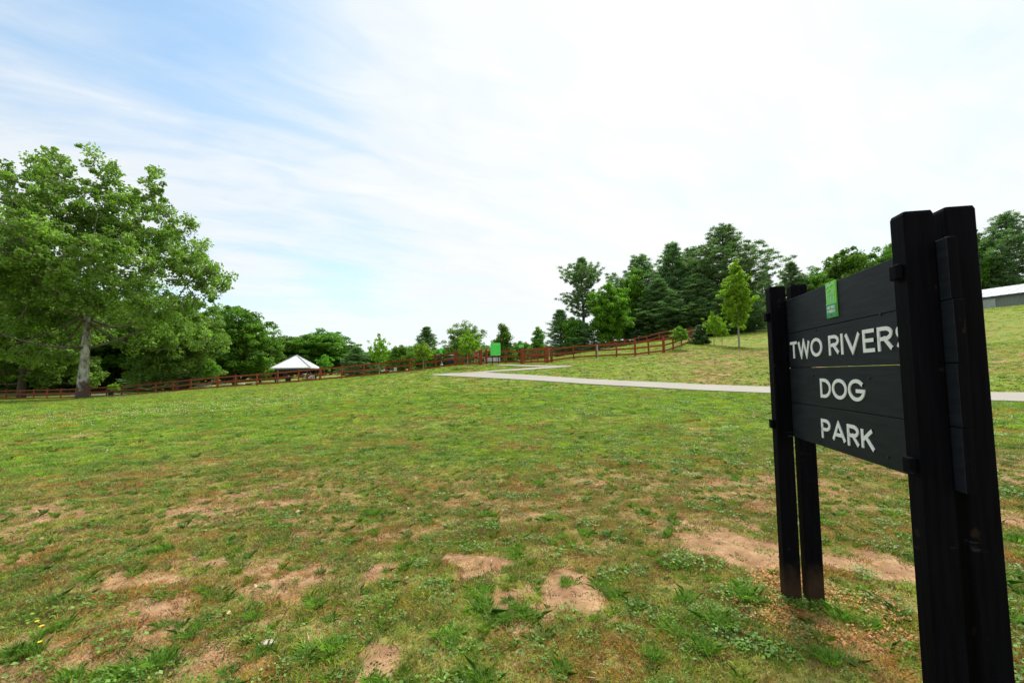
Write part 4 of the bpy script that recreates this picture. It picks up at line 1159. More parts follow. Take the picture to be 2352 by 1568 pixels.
# big sycamore, its blobs read off the photo (local metres)
rs = np.random.RandomState(11)
SD = 50.0
sb = base_on(188, SD, 915)
def sl(px, py): p = P(px, py, SD); return (p[0] - sb[0], p[2] - sb[2])
ells = []
for (px, py, rx, ry, yo) in [(112,400,56,76,0),(222,408,54,72,1.5),(360,450,48,66,-1),(285,500,95,90,2),(85,540,82,86,-2),(180,530,95,90,3),(150,470,100,90,-3),
                          (405,520,38,50,1),(445,620,70,70,0),(340,620,100,80,-4),(330,560,90,80,4),(210,650,110,75,5),(90,640,110,85,-5),(200,600,110,80,-7),
                          (10,640,70,75,0),(-50,740,90,60,2),(60,745,120,55,3),(300,735,110,50,4),(395,715,90,50,-3),(-10,780,90,45,-4),(120,770,90,38,-7),(470,690,42,40,0),
                          (250,740,90,40,8),(60,690,90,60,8),(20,820,110,40,3),(100,700,115,62,0),(110,630,100,70,2),(190,560,80,90,-3),(200,520,70,70,2),(160,660,80,60,-5),(205,470,60,70,0),(250,640,80,70,-6),(230,700,90,60,-3),(140,740,80,45,-6),(120,830,90,30,2),(290,790,90,32,3),(180,800,80,28,-6),(380,770,70,30,4),(85,350,45,40,1),(210,355,40,32,0),(350,405,32,28,0),(470,640,45,50,2)]:
    x_, z_ = sl(px, py); k = SD / F
    ells.append((x_ * 1.0, yo, z_, rx * k * .84, (rx + ry) / 2 * k * .80, ry * k * .84))
cs = ellip_points(ells, 2250, rs, .45)
cs = cs[cs[:, 2] > 4.2]
rad = .35 + .62 * rs.rand(len(cs)) ** 1.3
_qx = 188 + cs[:, 0] * F / SD; _qy = 915 - cs[:, 2] * F / SD; cs = cs[~((_qx < 62 - .25 * np.maximum(0, 400 - np.abs(_qy - 400) * 4) * .3) & (_qy < 485))]
cs = cs[~((np.abs(cs[:, 0]) < 1.6) & (cs[:, 1] < 0) & (cs[:, 2] < 9.5))]; rad = rad[:len(cs)]
syc = thing('sycamore_tree', sb, 'huge broad sycamore with mottled white trunk standing on the left lawn', 'tree')
segs = skeleton(cs, 25.5, .48, .22, rs, nl=22, trunk_top=.80, bend=.7, twig=.05, lean=(1.0, 0))
link('trunk', tubes_mesh('trunk', segs[:1], MAT['sycbark'], 12), syc)
link('branches', tubes_mesh('branches', segs[1:], MAT['sycbranch'], 7), syc)
link('crown', leaf_cloud('crown', cs, rad, 52, .27, MAT['leaf_syc'], rs, flat=.85, up=.6), syc)

TREE_MESH = {}
def broadleaf_mesh(key, h, w, mat, barkm, n, rad, per, leaf, seed, lo=.2, r0=None, nl=9, lobes=9, shell=.5, flat=.65, shape='round', up=.7):
    rs = np.random.RandomState(seed); ells = []
    if shape == 'round':
        for k in range(lobes):
            a = 2 * math.pi * (k + rs.rand() * .6) / lobes; q = rs.rand()
            zc = h * (lo + .12 + (.80 - lo - .12) * ((k * .618) % 1.0)); f = 1 - abs((zc / h - (lo + .42)) / .62) ** 2
            rr = w / 2 * (.38 + .22 * q) * max(f, .3)
            ells.append((math.cos(a) * (w / 2 - rr) * max(f, .25) * .95, math.sin(a) * (w / 2 - rr) * max(f, .25) * .95, zc, rr, rr, rr * .85))
        ells.append((0, 0, h * .8, w * .22, w * .22, h * .18)); ells.append((0, 0, h * .55, w * .3, w * .3, h * .25))
    elif shape == 'cone':
        for k in range(lobes):
            f = k / (lobes - 1); zc = h * (lo + .08 + (.90 - lo - .08) * f); rr = w / 2 * (1.0 - .80 * f) + .02 * h
            for q in range(3):
                a = 2 * math.pi * (q / 3 + rs.rand() * .3); ells.append((math.cos(a) * rr * .45, math.sin(a) * rr * .45, zc, rr * .6, rr * .6, h * .09))
    elif shape == 'vase':
        for k in range(lobes):
            f = k / (lobes - 1); zc = h * (lo + .05 + (.92 - lo - .05) * f); rr = w / 2 * (.42 + .95 * math.sin(math.pi * (f * .80 + .15)) - .40)
            rr = w / 2 * max(.25, math.sin(math.pi * min(.93, f * .78 + .17)))
            for q in range(3):
                a = 2 * math.pi * (q / 3 + rs.rand() * .3); ells.append((math.cos(a) * rr * .45, math.sin(a) * rr * .45, zc, rr * .58, rr * .58, h * .085))
    c = ellip_points(ells, n, rs, shell); c = c[c[:, 2] > h * lo * .75]
    c = c[c[:, 2] < h * .97]; c = np.vstack([c, [[0, 0, h * .95], [w * .04, 0, h * .9], [-w * .04, w * .03, h * .86], [0, -w * .05, h * .82]]])
    radii = rad * (.65 + .7 * rs.rand(len(c)))
    segs = skeleton(c, h, r0 or h * .022, lo, rs, nl=nl, trunk_top=.88, bend=h * .02, twig=.035 if h > 6 else .05)
    tm = tubes_mesh('trunk', segs, barkm, 7); cm = leaf_cloud('crown', c, radii, per, leaf, mat, rs, flat=flat, up=up)
    TREE_MESH[key] = (tm, cm, h, w)
def pine_mesh(key, h, w, mat, seed, lo=.05, whorl=.75, per=34, needle=.30, shape='cone', clump=.55, bare=0.0, barkm=None):
    rs = np.random.RandomState(seed); C_ = []; segs = []
    k = 8; tp = [(math.sin(i * .7) * h * .006, math.cos(i) * h * .005, h * .97 * i / k) for i in range(k + 1)]
    r0 = h * .019; segs.append((tp, [r0 * (1.2 - 1.1 * i / k) for i in range(k + 1)]))
    z = h * max(lo, bare)
    while z < h * .97:
        f = (z / h - lo) / (1 - lo)
        if shape == 'cone': L = w / 2 * (1 - f) ** .75 * (.75 + .25 * min(1, f * 5))
        elif shape == 'broad': L = w / 2 * math.sqrt(max(0, 1 - (f * 1.0) ** 2.2)) * (.85 + .3 * math.sin(f * 9 + seed))
        else: L = w / 2 * max(.18, math.sin(math.pi * min(1, .18 + f * .78))) * (.8 + .35 * math.sin(f * 14 + seed))
        nb = int(5 + rs.rand() * 3)
        a0 = rs.rand() * 6.28
        for b in range(nb):
            a = a0 + 2 * math.pi * (b + rs.rand() * .5) / nb; l = L * (.62 + .5 * rs.rand())
            if l < .25: l = .25
            rise = (.12 + .35 * f) * l + rs.normal() * .06 * l
            pts = []
            for q in range(5):
                t = q / 4; rr = l * t; zq = z + rise * t + (t * t) * l * .16 - math.sin(t * math.pi) * l * .06
                pts.append((math.cos(a) * rr, math.sin(a) * rr, zq))
            segs.append((pts, [max(.012, r0 * .30 * (1 - f * .6) * (1 - .85 * q / 4)) for q in range(5)]))
            nc = max(2, int(l / (clump * .62)))
            for q in range(nc):
                t = .28 + .74 * (q + rs.rand() * .5) / nc
                p = np.array([np.interp(t, np.linspace(0, 1, 5), [pp[i] for pp in pts]) for i in range(3)])
                side = rs.normal() * l * .13 * (1.2 - abs(t - .7))
                p += np.array([-math.sin(a) * side, math.cos(a) * side, rs.rand() * .15])
                C_.append(p)
        z += whorl * (.75 + .5 * rs.rand()) * (1 - .35 * f)
    C_.append(np.array([0, 0, h * .985])); C_ = np.array(C_)
    n = len(C_); radii = clump * (.65 + .6 * rs.rand(n))
    # needles: thin blades pointing outward and up from the clump axis
    ci = np.repeat(np.arange(n), per); N_ = len(ci)
    base = C_[ci] + rand_unit(N_, rs) * (radii[ci] * .55 * rs.rand(N_))[:, None] * np.array([1, 1, .45])
    outw = C_[ci] * np.array([1, 1, 0]); outw /= (np.linalg.norm(outw, axis=1, keepdims=True) + 1e-6)
    d = rand_unit(N_, rs) + outw * .55 + np.array([0, 0, .55]); d /= np.linalg.norm(d, axis=1, keepdims=True)
    L = needle * (.7 + .7 * rs.rand(N_))[:, None]; sd = np.cross(d, rand_unit(N_, rs)); sd /= np.linalg.norm(sd, axis=1, keepdims=True); wd = needle * .17
    v = np.stack([base - sd * wd * .4, base + sd * wd * .4, base + d * L * .65 + sd * wd * .5, base + d * L, base + d * L * .65 - sd * wd * .5], 1).reshape(-1, 3)
    q = np.arange(N_ * 5).reshape(-1, 5)
    ct = rs.rand(n); lv = np.clip(.55 * ct[ci] + .55 * rs.rand(N_), 0, 1)
    cm = npmesh('crown', v, q, mat, {'lv': ('POINT', np.repeat(lv, 5))})
    TREE_MESH[key] = (tubes_mesh('trunk', segs, barkm or MAT['bark'], 6), cm, h, w)
broadleaf_mesh('oak1', 14, 13, MAT['leaf_oak'], MAT['bark'], 520, .78, 80, .30, 21, lo=.12, lobes=12)
broadleaf_mesh('oak2', 13, 12, MAT['leaf_oak'], MAT['bark'], 480, .78, 80, .30, 22, lo=.10, lobes=11)
broadleaf_mesh('bright1', 12, 9, MAT['leaf_bright'], MAT['bark'], 330, .7, 90, .26, 23, lo=.08, lobes=10)
broadleaf_mesh('syc2', 15, 15, MAT['leaf_pale'], MAT['bark'], 560, .72, 80, .28, 24, lo=.10, lobes=12)
broadleaf_mesh('feather', 9, 8.5, MAT['leaf_pale'], MAT['bark'], 230, .65, 90, .18, 25, lo=.12, lobes=10)
broadleaf_mesh('conic', 7, 5, MAT['leaf_oak'], MAT['bark'], 220, .5, 90, .17, 26, lo=.10, lobes=7, shape='cone')
broadleaf_mesh('young1', 4, 3.0, MAT['leaf_yel'], MAT['palebark'], 120, .20, 30, .13, 27, lo=.36, lobes=8, r0=.045, nl=7)
broadleaf_mesh('young2', 4, 2.6, MAT['leaf_bright'], MAT['palebark'], 110, .21, 30, .13, 28, lo=.38, lobes=7, r0=.045, nl=7)
broadleaf_mesh('vase', 8.6, 3.6, MAT['leaf_yel'], MAT['palebark'], 270, .28, 34, .18, 29, lo=.24, lobes=9, r0=.085, shape='vase', nl=10)
broadleaf_mesh('shrub', 1.8, 1.5, MAT['cedar'], MAT['bark'], 90, .22, 90, .075, 30, lo=.08, lobes=6, r0=.04, shape='cone')
broadleaf_mesh('bush', 4.5, 5.5, MAT['leaf_oak'], MAT['bark'], 170, .6, 90, .2, 31, lo=.05, lobes=9, r0=.09)
pine_mesh('pine1', 18, 12, MAT['needle'], 41, lo=.04, shape='broad', per=60, clump=.85, needle=.34, whorl=.75)
pine_mesh('pine2', 17, 11, MAT['needle'], 42, lo=.04, shape='cone', per=60, clump=.8, needle=.34, whorl=.7)
pine_mesh('pine3', 15, 8.5, MAT['needle_ol'], 43, lo=.30, bare=.34, shape='open', whorl=.55, clump=.7, per=50, needle=.3)
pine_mesh('pine4', 8, 5.5, MAT['needle'], 44, lo=.03, shape='cone', whorl=.45, clump=.5, needle=.24, per=44)
def plant(name, key, px, D, top_py, w_px, label, cat='tree', group=None, rz=None, mulch=False, base_py=None, sink=0.05, lean=0):
    p = P(px, base_py or 850, D); b = np.array([p[0], p[1], Tz(p[0], p[1])])
    ht = P(px, top_py, D)[2] - b[2]; tm, cm, h, w = TREE_MESH[key]
    tw = w_px * D / F * (1.5 if name == 'pine_tree' else (.92 if name in ('young_tree', 'vase_tree') else 1.12))
    root = thing(name, (b[0], b[1], b[2] - sink), label, cat, group, rz if rz is not None else (px * 1.7) % 6.28)
    if lean: root.rotation_euler = (0, lean, root.rotation_euler[2])
    sc = (tw / w, tw / w, (ht + sink) / h)
    for nm, me in (('trunk', tm), ('crown', cm)):
        o = link(nm, me, root); o.scale = sc
    if mulch:
        m = MB(); n = 24; r = .55 * D / 44
        ring = [(math.cos(k * 6.283 / n) * r * (1 + .1 * math.sin(k * 2.3)), math.sin(k * 6.283 / n) * r * (1 + .1 * math.cos(k * 3.1))) for k in range(n)]
        th = root.rotation_euler[2]
        for x_, y_ in ring:
            wx = b[0] + math.cos(th) * x_ - math.sin(th) * y_; wy = b[1] + math.sin(th) * x_ + math.cos(th) * y_
            m.v.append((x_, y_, Tz(wx, wy) - b[2] + sink + .03))
        m.v.append((0, 0, sink + .12))
        for k in range(n): m.f.append((k, (k + 1) % n, n))
        m.build('mulch', MAT['mulch'], root)
    return root
G1 = 'trees beyond the left fence'; G2 = 'pines of the dark grove'; G3 = 'young staked trees'
plant('sycamore_tree', 'syc2', 52, 66, 610, 300, 'brown trunked light green tree behind the fence, left of the huge sycamore', group=G1)
plant('sycamore_tree', 'syc2', -60, 72, 590, 300, 'light green tree cut by the left frame edge behind the fence', group=G1, rz=2.1)
plant('shade_tree', 'syc2', 405, 62, 672, 215, 'pale green rounded tree hanging over the fence right of the huge sycamore', group=G1, rz=4)
plant('shade_tree', 'oak1', 150, 96, 660, 300, 'dark tree filling the gap left of the huge sycamore trunk, on the far lawn', group=G1)
plant('shade_tree', 'oak2', 290, 92, 690, 260, 'dark tree filling the shade right of the huge sycamore trunk', group=G1)
plant('shade_tree', 'oak1', 30, 112, 640, 300, 'distant dark tree behind the light green trees at the far left', group=G1, rz=1)
plant('shade_tree', 'oak2', 400, 104, 720, 220, 'distant dark tree behind the pale green rounded tree', group=G1, rz=5)
plant('shade_tree', 'oak1', 540, 84, 703, 185, 'tall dense dark green tree left of the pavilion', group=G1, rz=.4)
plant('shade_tree', 'oak2', 598, 92, 765, 100, 'lower green tree touching the right side of the tall dense oak', group=G1, rz=2.6)
plant('shade_tree', 'oak2', 652, 112, 768, 105, 'dark round tree directly behind the left part of the pavilion roof', group=G1, rz=.9)
plant('shade_tree', 'oak1', 738, 114, 755, 160, 'wide domed green tree rising behind the pavilion', group=G1, rz=3.3)
plant('shade_tree', 'oak2', 690, 128, 772, 130, 'tree crown peeping between the two trees behind the pavilion roof', group=G1, rz=3.9)
plant('young_tree', 'young2', 745, 77, 812, 48, 'small leafy tree touching the right eave of the pavilion', group=G1)
plant('young_tree', 'young2', 487, 60, 826, 46, 'small leafy tree just behind the fence between the sycamore and the pavilion', group=G1)
plant('young_tree', 'young1', 266, 68, 877, 34, 'tiny light green sapling behind the fence right of the sycamore trunk', group=G1)
plant('pine_tree', 'pine4', 820, 84, 798, 80, 'dark low pine right of the pavilion trees, with its top just above the fence', group=G1)
plant('pine_tree', 'pine4', 350, 82, 845, 110, 'dark spreading pine low behind the fence left of the small leafy tree', group=G1, rz=2)
plant('pine_tree', 'pine4', 415, 84, 850, 90, 'second dark spreading pine low behind the fence, nearer the small leafy tree', group=G1, rz=3)
plant('shade_bush', 'bush', 852, 88, 806, 75, 'round dark bush behind the fence below the leftmost staked tree', 'bush')
plant('shade_bush', 'bush', 922, 72, 792, 60, 'dark glossy round bush between the two left staked trees', 'bush', rz=1)
plant('shade_bush', 'bush', 960, 80, 790, 70, 'green bush in front of the blue green pine', 'bush', rz=2)
plant('pine_tree', 'pine4', 980, 88, 751, 72, 'blue green pine with a ragged pointed top left of the gate')
plant('feathery_tree', 'feather', 1070, 74, 735, 100, 'round feathery pale tree behind the fence panel left of the tall green sign')
plant('cone_tree', 'conic', 1157, 62, 741, 70, 'dark green cone shaped tree just right of the tall green sign')
plant('shade_bush', 'bush', 1196, 70, 783, 58, 'yellowish bush behind the small green notice', 'bush', rz=4)
plant('cone_tree', 'conic', 1238, 60, 749, 54, 'small open tree with a spiky top behind the wide gate', rz=2)
plant('shade_bush', 'bush', 1110, 82, 800, 90, 'low green bush behind the person in pink', 'bush', rz=5)
plant('shade_bush', 'bush', 1028, 84, 798, 90, 'low green bush behind the hooded litter bin', 'bush', rz=3)
plant('shade_bush', 'bush', 888, 100, 806, 120, 'distant green bush on the skyline between the staked trees', 'bush', rz=.3)
plant('shade_bush', 'bush', 1210, 95, 800, 120, 'distant low bush on the skyline behind the wide gate', 'bush', rz=.8)
plant('young_tree', 'young1', 871, 43, 764, 62, 'leftmost and tallest young tree in front of the fence left of the gate', group=G3, base_py=860)
plant('young_tree', 'young1', 972.5, 42, 780, 62, 'yellow green young tree in front of the fence below the blue green pine', group=G3, base_py=850, rz=2)
plant('young_tree', 'young1', 1074, 39.5, 756, 66, 'orange tipped young tree with a slim leaning trunk left of the tall green sign', group=G3, base_py=842, rz=3, lean=-.03)
for i, (px, D, top, wpx, key, lab) in enumerate([
        (-40, 98, 800, 260, 'bush', 'shaded undergrowth thicket at the far left frame edge'), (70, 104, 812, 240, 'bush', 'shaded undergrowth thicket behind the brown tree trunk at the left'),
        (160, 100, 815, 220, 'bush', 'shaded undergrowth thicket left behind the huge sycamore trunk'), (250, 110, 806, 240, 'bush', 'shaded undergrowth thicket right behind the huge sycamore trunk'),
        (350, 112, 802, 230, 'bush', 'shaded undergrowth thicket between sycamore and small leafy tree'), (450, 115, 800, 220, 'bush', 'shaded undergrowth thicket behind the small leafy tree'),
        (560, 118, 800, 220, 'bush', 'shaded undergrowth thicket beneath the tall dense oak'), (650, 125, 806, 200, 'bush', 'shaded undergrowth thicket behind the pavilion'),
        (760, 125, 808, 200, 'bush', 'shaded undergrowth thicket right of the pavilion')]):
    plant('shade_bush', key, px, D, top, wpx, lab, 'bush', 'undergrowth behind the left lawn', rz=i * 1.1)
# right side
plant('pine_tree', 'pine3', 1343, 80, 590, 78, 'lone tall open pine with a bare lower trunk left of the dark grove', rz=1.2)
plant('pine_tree', 'pine4', 1290, 76, 712, 80, 'bushy pine at the foot of the lone tall pine', rz=.3)
plant('shade_bush', 'bush', 1318, 74, 728, 70, 'light green bush at the foot of the lone tall pine', 'bush', rz=3.3)
plant('pine_tree', 'pine4', 1345, 73, 742, 90, 'low dense pine in front of the trunk of the lone tall pine', rz=5.3)
plant('maple_tree', 'bright1', 1408, 72, 645, 105, 'bright green maple at the left end of the dark pine grove')
plant('maple_tree', 'bright1', 1465, 80, 612, 90, 'second bright green crown showing between maple and pines', rz=2.4)
for i, (px, D, top, wpx, key, lab) in enumerate([
        (1480, 84, 588, 130, 'pine1', 'grove pine with rounded top, first right of the bright maple'),
        (1556, 82, 556, 125, 'pine2', 'grove pine with a sharp top in the middle of the grove'),
        (1602, 86, 570, 120, 'pine1', 'grove pine between the sharp topped one and the tallest one'),
        (1678, 82, 520, 170, 'pine1', 'tallest grove pine with wide spreading upper branches'),
        (1520, 76, 640, 120, 'pine2', 'lower pine in front of the grove left half'),
        (1610, 77, 628, 130, 'pine2', 'lower pine in front of the grove centre'),
        (1660, 76, 655, 110, 'pine1', 'lower pine behind the two thin saplings'),
        (1728, 84, 630, 62, 'pine2', 'grove pine right of the tallest one, at the grove edge'),
        (1768, 98, 622, 58, 'pine1', 'airy pine whose top shows left of the black sign post'),
        (1440, 88, 650, 110, 'pine1', 'pine standing behind the bright maple'),
        (1580, 78, 690, 150, 'pine1', 'broad low pine at the foot of the grove centre'), (1500, 78, 700, 150, 'pine1', 'broad low pine at the foot of the grove beside the maple'),
        (1700, 80, 660, 130, 'pine2', 'lower pine right behind the tall lime tree')]):
    plant('pine_tree', key, px, D, top, wpx, lab, group=G2, rz=(i * 1.9) % 6.28)
plant('pine_tree', 'pine2', 1832, 118, 600, 95, 'dark pointed pine above the left end of the black sign', rz=1)
plant('shade_tree', 'oak1', 1890, 120, 612, 130, 'green round tree above the emblem of the black sign', rz=2)
plant('shade_tree', 'oak2', 1965, 116, 566, 130, 'green round tree above the top edge of the black sign, near its tall post', rz=3)
plant('shade_tree', 'oak1', 2060, 118, 560, 130, 'green tree mostly hidden by the tall near posts of the sign', rz=.5)
plant('pine_tree', 'pine1', 2080, 122, 560, 110, 'pine mostly hidden behind the tall near posts of the sign', rz=2.5)
plant('shade_tree', 'oak2', 2238, 104, 516, 120, 'open branched tree behind the barn just right of the near sign posts', rz=4.4)
plant('pine_tree', 'pine1', 2345, 100, 492, 150, 'dark pine behind the barn at the right frame edge', rz=1.1)
plant('pine_tree', 'pine2', 2290, 118, 570, 120, 'dark pine behind the barn between the open tree and the edge pine', rz=.2)
plant('shade_bush', 'bush', 2190, 110, 640, 120, 'bush behind the barn hidden by the sign posts', 'bush', rz=.2)
plant('vase_tree', 'vase', 1698, 46, 588, 92, 'bright lime young tree, tallest of those on the right lawn', base_py=798, mulch=True, group=G3, lean=-.02)
plant('young_tree', 'young1', 1641, 47, 714, 58, 'thin lime sapling left of the tall lime tree', group=G3, base_py=804, rz=4)
plant('young_tree', 'young1', 1659, 50, 728, 50, 'thin lime sapling closest to the tall lime tree, half hidden behind its neighbour', group=G3, base_py=799, rz=5, mulch=True)
plant('young_tree', 'young2', 1563, 42.5, 747, 56, 'short lime sapling in front of the near fence corner', group=G3, base_py=806, rz=1)
plant('cedar_shrub', 'shrub', 1608, 47, 747, 44, 'dense round dark cedar shrub at the top end of the near fence', 'shrub', base_py=790, rz=1)
# far tree line
for i, (px, D, top, wpx, lab) in enumerate([
        (810, 150, 800, 120, 'far tree on the skyline right of the pavilion'), (905, 150, 806, 130, 'far tree on the skyline behind the leftmost staked tree'),
        (1000, 150, 800, 130, 'far tree on the skyline behind the blue green pine'), (1120, 150, 792, 130, 'far tree on the skyline behind the cone shaped tree'),
        (1230, 150, 790, 130, 'far tree on the skyline behind the gate'), (480, 140, 770, 150, 'far tree behind the tall dense oak'),
        (-120, 120, 620, 260, 'far tree outside the left frame edge')]):
    plant('shade_tree', 'oak1' if i % 2 else 'oak2', px, D, top, wpx, lab, group='far skyline trees', rz=i * 1.3)

# ------------------------------------------------------------------ grass
sodcol = bpy.data.collections.new('sod_kinds')
def blades(name, n, spread, hmin, hmax, wid, lean, seed, curve=.5, lie=0.0):
    rs = np.random.RandomState(seed)
    r = spread * np.sqrt(rs.rand(n)); a = rs.rand(n) * 6.283
    b = np.stack([r * np.cos(a), r * np.sin(a), np.full(n, -.006)], 1)
    h = hmin + (hmax - hmin) * rs.rand(n) ** 1.5
    da = a + rs.normal(size=n) * .9; ln = lean * (.4 + rs.rand(n)) * (.4 + .8 * r / spread)
    dirh = np.stack([np.cos(da), np.sin(da), np.zeros(n)], 1)
    sa = rs.rand(n) * 6.283; sd = np.stack([np.cos(sa), np.sin(sa), np.zeros(n)], 1) * (wid * (.6 + .7 * rs.rand(n)))[:, None]
    up = np.array([0, 0, 1.0]); H = h[:, None] * (1 - lie)
    m = b + up * H * .6 + dirh * (ln * h)[:, None] * .45
    t = b + up * H * (1 - curve * .35) + dirh * (ln * h)[:, None] * 1.25
    v = np.stack([b - sd * .5, b + sd * .5, m + sd * .42, t, m - sd * .42], 1).reshape(-1, 3)
    q = np.arange(n * 5).reshape(-1, 5)
    me = npmesh(name, v, q, MAT['sod'], {'lv': ('POINT', np.repeat(rs.rand(n), 5))})
    o = bpy.data.objects.new(name, me); sodcol.objects.link(o)
blades('a_short_sod', 34, .050, .008, .034, .0036, .9, 1)
blades('b_short_sod', 30, .055, .008, .040, .0042, 1.1, 2)
blades('c_fine_sod', 40, .045, .006, .024, .0032, 1.0, 3)
blades('d_coarse_tuft', 150, .040, .035, .105, .0034, .75, 4, curve=.6)
blades('e_coarse_tuft', 130, .055, .025, .085, .0038, 1.0, 5, curve=.8)
blades('f_straw', 40, .09, .006, .014, .0028, 3.2, 6, lie=.3)
def leafweed(name, seed):
    rs = np.random.RandomState(seed); n = 46
    a = rs.rand(n) * 6.283; r = .075 * np.sqrt(rs.rand(n)); c = np.stack([r * np.cos(a), r * np.sin(a), .008 + .022 * rs.rand(n)], 1)
    nrm = rand_unit(n, rs) * .5 + np.array([0, 0, 1]); nrm /= np.linalg.norm(nrm, axis=1, keepdims=True)
    t1 = np.cross(nrm, rand_unit(n, rs)); t1 /= np.linalg.norm(t1, axis=1, keepdims=True); t2 = np.cross(nrm, t1); s = (.005 + .006 * rs.rand(n))[:, None]
    v = np.stack([c - t1 * s, c - t1 * s * .2 + t2 * s * .7, c + t1 * s, c - t1 * s * .2 - t2 * s * .7, c - t1 * s], 1).reshape(-1, 3)
    me = npmesh(name, v, np.arange(n * 5).reshape(-1, 5), MAT['sod'], {'lv': ('POINT', np.repeat(rs.rand(n), 5))})
    o = bpy.data.objects.new(name, me); sodcol.objects.link(o)
leafweed('g_leafy_weed', 7)

def clods(name, seed):
    rs = np.random.RandomState(seed); n = 9
    octv = np.array([(1,0,0),(0,1,0),(-1,0,0),(0,-1,0),(0,0,1),(0,0,-1)], float)
    c = np.stack([rs.normal(size=n) * .03, rs.normal(size=n) * .03, np.zeros(n)], 1); r = .0025 + .007 * rs.rand(n) ** 2
    v = (c[:, None] + octv[None] * r[:, None, None] * (.7 + .6 * rs.rand(n, 6, 1))).reshape(-1, 3)
    f = np.array([(0,1,4),(1,2,4),(2,3,4),(3,0,4),(1,0,5),(2,1,5),(3,2,5),(0,3,5)])
    q = (f[None] + (np.arange(n) * 6)[:, None, None]).reshape(-1, 3)
    me = npmesh(name, v, q, MAT['sod'], {'lv': ('POINT', np.repeat(rs.rand(n), 6))})
    o = bpy.data.objects.new(name, me); sodcol.objects.link(o)
clods('h_clods', 8)
rs = np.random.RandomState(77)
def sector(n, r0, r1, amax=58):
    if r1 <= 12: n = int(n * 84 / 58); amax = 84; r0 = min(r0, .5) if r0 < 2 else r0
    r = np.sqrt(r0 ** 2 + (r1 ** 2 - r0 ** 2) * rs.rand(n)); a = R(amax) * (2 * rs.rand(n) - 1)
    return r * np.sin(a), r * np.cos(a)
PX, PY, PS, PI_, PT = [], [], [], [], []
def add_pts(x, y, s, idx, tint):
    PX.append(x); PY.append(y); PS.append(s); PI_.append(idx); PT.append(tint)
GREEN = np.array([.19, .37, .026]); LIME = np.array([.32, .49, .034]); OLIVE = np.array([.29, .28, .065]); ORANGE = np.array([.46, .23, .06])
DARK = np.array([.095, .215, .030]); STRAW = np.array([.52, .37, .20]); BROWN = np.array([.24, .13, .065]); BLUEG = np.array([.12, .23, .06])
def path_mask(x, y):
    """True where a point lies on one of the paved strips"""
    out = np.zeros(len(x), bool)
    for o in (path, path2, path3, road):
        me = o.data; co = np.array([v.co[:2] for v in me.vertices])
        for p in me.polygons:
            if p.normal.z < .5: continue
            q = co[list(p.vertices)]; x0, y0 = q.min(0) - .12; x1, y1 = q.max(0) + .12
            cand = np.where((x > x0) & (x < x1) & (y > y0) & (y < y1) & ~out)[0]
            if len(cand) == 0: continue
            ins = np.ones(len(cand), bool); sg = None
            for k in range(len(q)):
                a = q[k]; b2 = q[(k + 1) % len(q)]; cr_ = (b2[0] - a[0]) * (y[cand] - a[1]) - (b2[1] - a[1]) * (x[cand] - a[0]); L = max(np.linalg.norm(b2 - a), 1e-6)
                ins &= (cr_ / L > -.04)
            out[cand[ins]] = True
    return out
def sod_layer(n, r0, r1, scale, smax=None):
    x, y = sector(n, r0, r1); n = len(x)
    b = bare_map(x, y)
    keep = rs.rand(n) > sstep(b, .08, .85) * .97
    thin = rs.rand(n) < (.12 + .60 * lush_map(x, y) + .60 * sstep(fbm(x * 4, y * 4, 300, 4), .38, .62))
    keep &= thin
    x, y = x[keep], y[keep]; n = len(x)
    l = np.clip(lush_map(x, y) + (rs.rand(n) - .5) * .5, 0, 1)[:, None]; d = (dry_map(x, y) * (rs.rand(n) < .75))[:, None]
    n2 = fbm(x * 3.2, y * 3.2, 510, 3)[:, None]
    t = OLIVE * (1 - l) + (GREEN * (1 - sstep(n2, .45, .6)) + LIME * sstep(n2, .45, .6)) * l
    dk = sstep(fbm(x * 2.2, y * 2.2, 620, 4, .6), .60, .70)[:, None]
    t = t * (1 - .55 * dk) + DARK * .55 * dk
    t = t * (1 - .8 * d) + ORANGE * .8 * d
    u_ = rs.rand(n)[:, None]; w_ = 1 - .75 * sstep(np.hypot(x, y), 8, 20)[:, None]; nf = (1 - sstep(y, 4.5, 9))[:, None]; t = np.where(u_ < .07 * w_, STRAW * .55, t); t = np.where((u_ > .07) & (u_ < .07 + (.09 + .12 * nf) * w_), BROWN * 1.2, t); u2 = rs.rand(n)[:, None]; t = np.where(u2 < .11 * nf * (.3 + 1.4 * fbm(x * 1.3, y * 1.3, 713, 3)[:, None]), ORANGE * .85, t); t = np.where((u_ > .20) & (u_ < .26), BLUEG, t)
    t *= (.55 + .85 * rs.rand(n))[:, None]
    idx = rs.choice([0, 1, 2, 6], n, p=[.36, .32, .29, .03])
    t = np.where((idx == 6)[:, None], (DARK * .6 + GREEN * .35) * (.7 + .5 * rs.rand(n))[:, None], t)
    add_pts(x, y, scale * (.55 + 1.0 * rs.rand(n) ** 1.5) * (1 + .25 * dk[:, 0]), idx, t)
sod_layer(70000, 1.0, 6.0, .95)
sod_layer(80000, 6.0, 12.0, 1.2)
sod_layer(90000, 12.0, 24.0, 1.7)
sod_layer(80000, 24.0, 52.0, 2.6)
sod_layer(40000, 50.0, 98.0, 3.6)
